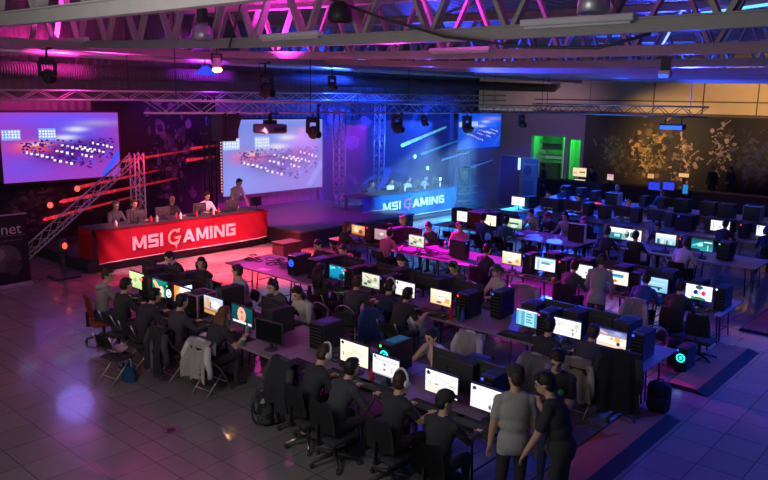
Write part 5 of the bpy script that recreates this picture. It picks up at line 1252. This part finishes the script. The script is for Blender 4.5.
def backpack(x, y, z, rz, mat, lb, s=1.0):
    t = thing('backpack', lb, 'bag', (x, y, z), rz); t.scale = (s, s, s)
    b = MB().box((0, 0, .24), (.24, .34, .46), .09, seg=3); obj('body', b.mesh(smooth=True), mat, t)
    obj('pocket', MB().box((-.13, 0, .15), (.09, .26, .22), .035, seg=3).mesh(smooth=True), mat, t)
    obj('handle', MB().tube([(.0, -.05, .46), (0, -.04, .51), (0, .04, .51), (0, .05, .46)], .012, 6).mesh(), BLACK, t)
    for s_ in (-1, 1): obj('strap', MB().tube([(.12, s_ * .09, .44), (.19, s_ * .1, .3), (.17, s_ * .12, .12), (.12, s_ * .13, .05)], .018, 6).mesh(smooth=True), BLACK, t)
    return t
def camo():
    m = pm('patterned_nylon', '232327', .85, 0, 0); nt = m.node_tree; b = nt.nodes['Principled BSDF']
    tc = nt.nodes.new('ShaderNodeTexCoord'); v = nt.nodes.new('ShaderNodeTexVoronoi'); v.inputs['Scale'].default_value = 16
    r = nt.nodes.new('ShaderNodeValToRGB'); r.color_ramp.interpolation = 'CONSTANT'
    r.color_ramp.elements[0].color = (.012, .012, .014, 1); r.color_ramp.elements[1].position = .78; r.color_ramp.elements[1].color = (.35, .34, .35, 1)
    e = r.color_ramp.elements.new(.5); e.color = (.06, .06, .065, 1)
    nt.links.new(tc.outputs['Object'], v.inputs['Vector']); nt.links.new(v.outputs['Color'], r.inputs[0]); nt.links.new(r.outputs[0], b.inputs['Base Color']); return m
backpack(6.05, 7.5, .0, 2.4, camo(), 'black and white patterned backpack on floor by nearest desk', 1.05)
backpack(10.35, 3.62, .0, .3, BLACKF, 'black bag on the floor at the end of the second row')
backpack(12.6, 4.25, .0, 1.0, CHAR, 'dark grey bag under the end of third row')
t = thing('paper_bag', 'crumpled beige bag under the nearest table by steel leg', 'bag', (7.0, 8.35, 0), .4)
obj('body', MB().grid(lambda u, v: Vector(((.17 - .04 * v) * math.cos(2 * PI * u) * (1 + .1 * math.sin(9 * u * PI)), (.26 - .1 * v) * math.sin(2 * PI * u), .005 + .42 * v + .02 * math.sin(14 * u))), 26, 8, .006).mesh(), CLOTH['beige'], t)
obj('handle', MB().tube([(-.08, -.06, .4), (-.08, -.05, .5), (-.08, .05, .5), (-.08, .06, .4)], .008, 6).mesh(), CLOTH['beige'], t)
t = thing('shopping_bag', 'small blue bag under the folding chair at left', 'bag', (5.52, 10.3, 0), .2)
obj('body', MB().grid(lambda u, v: Vector(((.10 - .02 * v) * math.cos(2 * PI * u), (.15 - .03 * v) * math.sin(2 * PI * u), .005 + .26 * v)), 18, 5, .005).mesh(), pm('blue_bag', '2a66a0', .6), t)
obj('handle', MB().tube([(0, -.07, .25), (0, -.06, .36), (0, .06, .36), (0, .07, .25)], .008, 6).mesh(), CLOTH['white'], t)
# ---------------------------------------------------------------- empty chairs, coats
chair('f', 5.42, 10.45, .15, 'steel folding chair with black seat standing empty at left')
t = thing('plastic_bag', 'crumpled pale bag lying on the empty folding chair seat', 'bag', (5.46, 10.47, .46))
rs = random.Random(3); mb = MB().ell((0, 0, .05), (.15, .14, .05), None, 16, 10)
for v in mb.bm.verts: v.co *= 1 + rs.uniform(-.1, .12); v.co.z = max(v.co.z, .002)
obj('body', mb.mesh(smooth=False), pm('pale_plastic', 'c0a8b4', .35), t); obj('knot', MB().ell((.08, .03, .10), (.03, .02, .03)).mesh(), CLOTH['white'], t)
t = draped_coat('white jacket with navy lining hung over the long haired woman\'s chair', CLOTH['white'], .48, .2, .52, seed=2); t.location = (6.22, 8.98, 0); t.rotation_euler.z = .1
obj('lining', MB().grid(lambda u, v: Vector((-.325 - .06 * v + .01 * math.sin(9 * v), -.10 - .17 * u - .02 * v, .66 - .26 * v)), 6, 6, .01).mesh(smooth=True), CLOTH['navy'], t)
chair('o', 6.3, 7.05, -.15, 'empty black office chair pulled up to the dark monitor place')
t = draped_coat('dark grey jacket hung over the empty office chair, nearest row', CLOTH['charcoal'], .5, .2, .6, seed=3, name='jacket'); t.location = (6.27, 7.05, .16); t.rotation_euler.z = -.15
t = draped_coat('charcoal coat hanging from chair left of the long haired woman', CLOTH['charcoal'], .46, .2, .66, seed=4); t.location = (6.13, 9.92, 0)
obj('lining', MB().grid(lambda u, v: Vector((-.40 - .02 * v, .05 - .09 * u, .72 - .5 * v)), 5, 6, .01).mesh(smooth=True), CLOTH['grey'], t)
chair('f', 9.45, 6.25, 0, 'folding chair wearing the white jacket in second row')
t = draped_coat('white jacket hung over an empty chair in second row', CLOTH['white'], .44, .22, .56, seed=5, name='jacket'); t.location = (9.43, 6.25, 0)
t = draped_coat('grey coat hung over chair of the person at blue web page', CLOTH['grey'], .46, .22, .56, seed=6); t.location = (9.26, 4.96, 0)
t = draped_coat('beige coat on chair of the charcoal shirted person, second row', CLOTH['beige'], .44, .22, .5, seed=7); t.location = (9.52, 4.5, 0); t.rotation_euler.z = .2
t = draped_coat('blue jacket hung behind the white headphone person of second row', CLOTH['blue'], .46, .22, .5, seed=8, name='jacket'); t.location = (9.3, 8.2, 0)
chair('h', 12.0, 4.35, .3, 'empty hoop backed chair in the blue right aisle')
chair('h', 12.3, 8.3, .1, 'empty hoop backed chair between second and third rows')
chair('h', 8.95, 9.3, .2, 'empty hoop backed chair before the aqua monitor')
chair('o', 9.75, 3.95, .2, 'high black office chair at the right end of second row')
t = draped_coat('black coat covering the office chair at end of second row', CLOTH['black'], .56, .3, .8, seed=9); t.location = (9.72, 3.95, .2); t.rotation_euler.z = .2
chair('o', 13.1, 3.95, .0, 'empty black office chair at the right end of third row')
chair('f', 12.75, 7.25, .1, 'folding chair wearing the long grey jacket before the document monitor')
t = draped_coat('long grey jacket lit purple before the document monitor', CLOTH['lightgrey'], .62, .3, .6, seed=10, name='jacket', wide=1.4); t.location = (12.73, 7.25, 0); t.rotation_euler.z = .1
t = draped_coat('small pale coat lit purple beside the grey standing person', CLOTH['lightgrey'], .4, .2, .5, seed=11); t.location = (13.32, 5.2, 0); t.rotation_euler.z = .1
for i, (y, lb) in enumerate(((11.2, 'empty folding chair before the pale cream fourth row monitor'), (9.6, 'empty folding chair before the purple tables'))): chair('f', 16.95, y if i else 12.3, .1, lb)
# ---------------------------------------------------------------- things on the floor
def ramp(x0, x1, y0, y1, lb):
    t = thing('floor_ramp', lb, 'ramp', (x0, y0, 0)); L, D = x1 - x0, y1 - y0; h = .05; a, b = .2, .07
    obj('tread', MB().box((L / 2, (a + D - b) / 2, h / 2), (L - .12, D - a - b, h)).mesh(), pm('ramp_brown', 'b0624a', .8, 0, .1, 20), t)
    obj('slope', MB().poly([(0, 0, .002), (0, a, h), (0, a, .001)], (L, 0, 0)).mesh(), pm('ramp_rubber', '1c1c22', .8), t)
    obj('rear_slope', MB().poly([(0, D, .002), (0, D - b, h), (0, D - b, .001)], (L, 0, 0)).mesh(), MATS['ramp_rubber'], t)
    obj('end_slope', MB().poly([(0, a, .002), (.06, a, h), (.06, a, .001)], (0, D - a - b, 0)).mesh(), MATS['ramp_rubber'], t)
ramp(6.6, 10.25, 3.24, 3.97, 'brown topped floor ramp with dark edges at bottom right, nearest one') 
ramp(11.45, 14.3, 3.24, 3.97, 'brown topped floor ramp with dark edges, middle of the right aisle')
ramp(15.5, 18.4, 3.24, 3.97, 'brown topped floor ramp with dark edges at the right edge')
for x, y, lb in ((6.22, 7.5, 'round metal floor socket behind the patterned backpack'), (5.0, 8.25, 'small dark floor socket plate on the open tiles')):
    t = thing('floor_socket', lb, 'socket', (x, y, 0)); obj('plate', MB().lathe([(.11, 0), (.11, .004), (.1, .007)], 24).mesh(), STEEL, t); obj('lid', MB().lathe([(.06, .006), (.06, .01), (.05, .012)], 20).mesh(), BLACK, t)
t = thing('pedestal', 'dark pedestal lamp stand beside the left stage end', 'stand', (7.85, 17.6, 0))
obj('base', MB().box((0, 0, .03), (.6, .6, .06), .02).mesh(), BLACK, t); obj('post', MB().cyl((0, 0, .05), (0, 0, .6), .05).mesh(), BLACK, t); obj('lamp_body', MB().ell((0, 0, .78), (.14, .14, .22)).mesh(smooth=True), BLACK, t); obj('lens', MB().ell((0, -.13, .82), (.06, .03, .08)).mesh(smooth=True), RD, t)
def tri(x, y, z, lb):
    t = thing('table_sign', lb, 'sign', (x, y, z)); obj('body', MB().poly([(-.12, -.15, 0), (.12, -.15, 0), (.03, -.15, .45), (-.03, -.15, .45)], (0, .3, 0)).mesh(), RC, t); obj('foot', MB().box((0, 0, .01), (.3, .34, .02)).mesh(), BLACK, t)
tri(8.9, 17.6, .3, 'small red lit wedge standing at left end of the red desk')
# roll-up banners and pillars
def rollup(x, y, yaw, w_, h, A, lb, writing=None):
    t = thing('roll_up_banner', lb, 'banner', (x, y, 0), yaw)
    me = picture_mesh('print', w_, h, A); me.materials.append(printed('printed_film', .5)); obj('print', me, None, t, (-.012, 0, h / 2 + .1))
    obj('backing', MB().box((0, 0, h / 2 + .1), (.01, w_, h)).mesh(), CHAR, t)
    obj('cassette', MB().box((0, 0, .05), (.16, w_ + .06, .1), .02).mesh(), ALU, t); obj('top_rail', MB().box((0, 0, h + .11), (.03, w_ + .02, .03)).mesh(), ALU, t)
    obj('pole', MB().cyl((.04, 0, .08), (.04, 0, h + .1), .014).mesh(), ALU, t); return t
A = paint(40, 70, '1a161c', [('r', .1, .28, .95, .30, '6a5a78'), ('e', .55, .62, .3, .2, '5a5056'), ('e', .45, .55, .12, .1, '8a7a74'), ('e', .7, .75, .15, .12, '463c40'), ('r', .2, .36, .9, .372, '6a4a70')], 8, .3)
t = rollup(6.35, 17.45, PI / 2, 1.25, 1.62, A, 'dark roll-up banner reading net at the left edge')
fc = bpy.data.curves.new('net', 'FONT'); fc.body = 'net'; fc.size = .36; fc.extrude = .002; fo = bpy.data.objects.new('n', fc); COL.objects.link(fo)
bpy.context.view_layer.update(); nm = bpy.data.meshes.new_from_object(fo.evaluated_get(bpy.context.evaluated_depsgraph_get())); bpy.data.objects.remove(fo)
nm.transform(Matrix(((0, 0, -1, -.018), (-1, 0, 0, -.02), (0, 1, 0, 1.28), (0, 0, 0, 1)))); obj('lettering', nm, CLOTH['white'], t)
A = paint(24, 60, ('4a3a78', '7a4a78'), [('r', 0, 0, .1, 1, '5a62a0')], 9, .1)
rollup(27.0, 16.75, 0, .95, 2.15, A, 'violet roll-up panel left of the blue roll-up banner')
A = paint(24, 60, ('6a7ab0', '5a6aa0'), [('e', .35, .25, .25, .1, '3a4680'), ('r', .1, .45, .8, .8, '46538c'), ('r', .1, .1, .9, .13, '8a9ad0')], 10, .1)
rollup(27.0, 15.7, 0, .75, 2.1, A, 'blue roll-up banner between violet panel and green doorway')
t = thing('lamp_post', 'thin upright white light between violet panel and blue banner', 'lamp', (26.9, 16.18, 0)); obj('tube', MB().box((0, 0, 1.95), (.05, .1, .5)).mesh(), pm('white_glow', 'a8c8ff', noise=0, emit=1.6), t); obj('pole', MB().cyl((0, 0, 0), (0, 0, 1.7), .02).box((0, 0, .01), (.3, .3, .02)).mesh(), DKMET, t)
# stacked gaming shelf right of the blue desk
t = thing('display_stand', 'blue lit display stand with shelves right of the blue desk', 'stand', (25.6, 17.9, 0))
obj('back_panel', MB().box((0, .2, .85), (.9, .05, 1.7)).mesh(), CHAR, t)
for z in (.3, .62, .94): obj('shelf', MB().box((0, 0, z), (.9, .4, .04)).mesh(), WHITE, t)
obj('emblem', MB().lathe([(.22, 0), (.22, .03), (.12, .035)], 24, Matrix.Translation((0, .17, 1.38)) @ Matrix.Rotation(PI / 2, 4, 'X')).mesh(), CLOTH['lightgrey'], t)
# ---------------------------------------------------------------- the far side: bar, panels, artwork wall
S = [('s', .32, .55, .085, .32, .95, '6a4e28'), ('s', .49, .6, .04, .25, .6, '4c3a2c'), ('s', .15, .6, .05, .25, .5, '24261c'), ('s', .79, .5, .08, .25, .5, '1e1e30')]; rs = random.Random(21)
def mottle(n, cx, sx, cy, sy, r0, r1, cols):
    for i in range(n):
        x, y = rs.gauss(cx, sx), rs.gauss(cy, sy); r = rs.uniform(r0, r1)
        if rs.random() < .5: S.append(('e', x, y, r, r * rs.uniform(1.5, 3.5), rs.choice(cols)))
        else: S.append(('l', x, y, x + rs.uniform(-.03, .03), y + rs.uniform(-.1, .1), r * .5, rs.choice(cols)))
mottle(70, .15, .035, .58, .16, .004, .014, ['3a3c34', '4a483c', '2c3830', '3c4a30', '1c1b1a'])
mottle(230, .33, .055, .50, .2, .004, .018, ['8a6e40', '9c8048', '6a5630', '4a3c26', '3c402c', 'b08e54', '221c16', '1a1715', '2c2418'])
mottle(110, .49, .026, .58, .17, .003, .012, ['a08468', 'b89478', '6a5444', '7a6654', '241e1a', '1c1917'])
mottle(90, .645, .02, .42, .18, .003, .010, ['8a7876', '5a4c50', '9a8888', '33292e', '1d1a1e'])
mottle(150, .79, .045, .5, .17, .004, .016, ['2c2c48', '34304e', '26303c', '40385a', '202a50', '17161c'])
A = paint(220, 80, '141315', S, 12, .25)
me = picture_mesh('mural', 11.4, 3.85, A); me.materials.append(printed('printed_board'))
t = thing('artwork_wall', 'long dark board of mottled golden and violet artwork on far wall', 'wall board', (37.92, 13.0, 2.05)); obj('print', me, None, t, (-.03, 0, 0)); obj('board', MB().box((0, 0, 0), (.05, 11.4, 3.9)).mesh(), STAGEB, t)
me = picture_mesh('mural', 9.0, 3.85, paint(60, 30, '18161a', [('s', .2, .5, .2, .4, .4, '24243c')], 13, .2)); me.materials.append(printed('printed_board'))
t = thing('artwork_wall', 'plain dark board right of the mottled artwork', 'wall board', (37.92, 2.7, 2.05)); obj('print', me, None, t, (-.03, 0, 0)); obj('board', MB().box((0, 0, 0), (.05, 9.0, 3.9)).mesh(), STAGEB, t)
def panel(x, y, z, w_, h, A, lb, strength='pict_panel', st=1.0):
    t = thing('television', lb, 'screen', (x, y, z)); me = picture_mesh('screen', w_, h, A); me.materials.append(pict(strength, st)); obj('screen', me, None, t, (-.03, 0, 0)); obj('housing', MB().box((0, 0, 0), (.05, w_ + .05, h + .05)).mesh(), BLACK, t)
    obj('post', MB().box((.05, 0, -z / 2), (.06, .06, z)).mesh(), DKMET, t); return t
panel(34.6, 17.2, 1.05, .75, .45, paint(20, 12, 'ffe0b8', [('r', .5, .4, .9, .6, '8a6a4a'), ('r', .1, .6, .3, .7, 'a08058')], 1, .1), 'bright warm screen right of the green doorway')
panel(34.5, 17.1, .62, .6, .14, paint(12, 4, 'f8e0c0', [], 1, .1), 'narrow bright strip screen below the warm one')
panel(33.0, 14.8, 1.1, .32, .28, paint(8, 8, ('c890c0', 'f0d0b0'), [], 1, .1), 'small pinkish screen before the artwork wall left')
panel(32.6, 12.7, 1.35, .3, .2, paint(8, 6, 'e0a868', [], 1, .1), 'small warm screen before the golden artwork')
panel(31.8, 12.2, 1.0, .5, .34, paint(8, 6, '3040f0', [], 1, .1), 'left one of two deep blue screens before the artwork')
panel(32.3, 11.75, 1.0, .5, .34, paint(8, 6, '3848ff', [], 1, .1), 'right one of two deep blue screens before the artwork')
panel(33.2, 11.45, 1.45, .45, .17, paint(8, 6, 'f0b878', [], 1, .1), 'small orange screen below the pale artwork figure')
panel(32.4, 11.05, .92, .22, .4, paint(6, 8, '2888d8', [], 1, .1), 'small upright cyan screen right of two blue screens')
t = thing('laptop', 'open laptop with red lit keyboard in the farthest row', 'laptop', (25.0, 11.7 + .0, .0)); t.location = (26.1, 12.15, .737)
obj('base', MB().box((0, 0, .01), (.25, .36, .02)).mesh(), BLACK, t); obj('lid', MB().bar((.12, 0, .02), (.2, 0, .25), .012, .36).mesh(), BLACK, t); obj('keys', MB().box((-.01, 0, .022), (.2, .32, .005)).mesh(), LEDR, t)
# bar counter by the doorway and long counter before the artwork wall
t = thing('bar_counter', 'dark bar counter in front of the green doorway', 'counter', (30.5, 15.6, 0)); obj('body', MB().box((0, 0, .5), (.6, 3.4, 1.0)).mesh(), STAGEB, t); obj('top', MB().box((0, 0, 1.02), (.75, 3.5, .05), .01).mesh(), CHAR, t)
t = thing('long_counter', 'long low counter running before the artwork wall', 'counter', (33.9, 10.2, 0)); obj('body', MB().box((0, 0, .35), (.6, 11, .7)).mesh(), pm('brown_panel', '5a4038', .7), t); obj('top', MB().box((0, 0, .72), (.8, 11.1, .05), .01).mesh(), pm('brown_top', '6a5048', .6), t)

# ---------------------------------------------------------------- repeats carry a common group
GROUPS = dict(monitor='monitors on the desk rows', keyboard='keyboards on the desk rows', mouse='computer mice on the desk rows', desk_mat='black desk mats', computer_case='computer cases in the hall',
    person='people at the event', office_chair='office chairs', folding_chair='folding chairs', hoop_chair='hoop backed chairs', folding_table='folding tables of the desk rows', roof_truss='roof trusses',
    lighting_truss='lighting trusses', truss_tower='truss towers of the stage', beam_tube='light beams built as glowing tubes before the backdrops', spot_lamp='small spot lamps at the backdrops', moving_head_lamp='lamps hung from the trusses',
    television='small lit screens at the far side', projection_screen='projection screens', cloth_banner='lettered banners', caster_desk='lettered desks', floor_ramp='floor ramps in the right aisle', cable_coil='cable coils on the tables',
    bottle='bottles on the desks', cup='green paper cups', drink_can='drink cans on the desks', jacket='jackets hung over chairs', coat='coats hung over chairs', backpack='bags on the floor', high_bay_lamp='high bay lamps',
    fluorescent_fitting='fluorescent fittings on the truss chords', backdrop_banner='printed backdrops', roll_up_banner='roll-up banners', paper_sheet='paper sheets on the tables', power_cable='cables slung under the roof', floor_socket='floor sockets', stage_riser='stage risers', artwork_wall='boards on the far wall')
for o in list(bpy.data.objects):
    b = o.name.split('.')[0]
    if o.parent is None and 'label' in o and 'group' not in o and b in GROUPS: o['group'] = GROUPS[b]
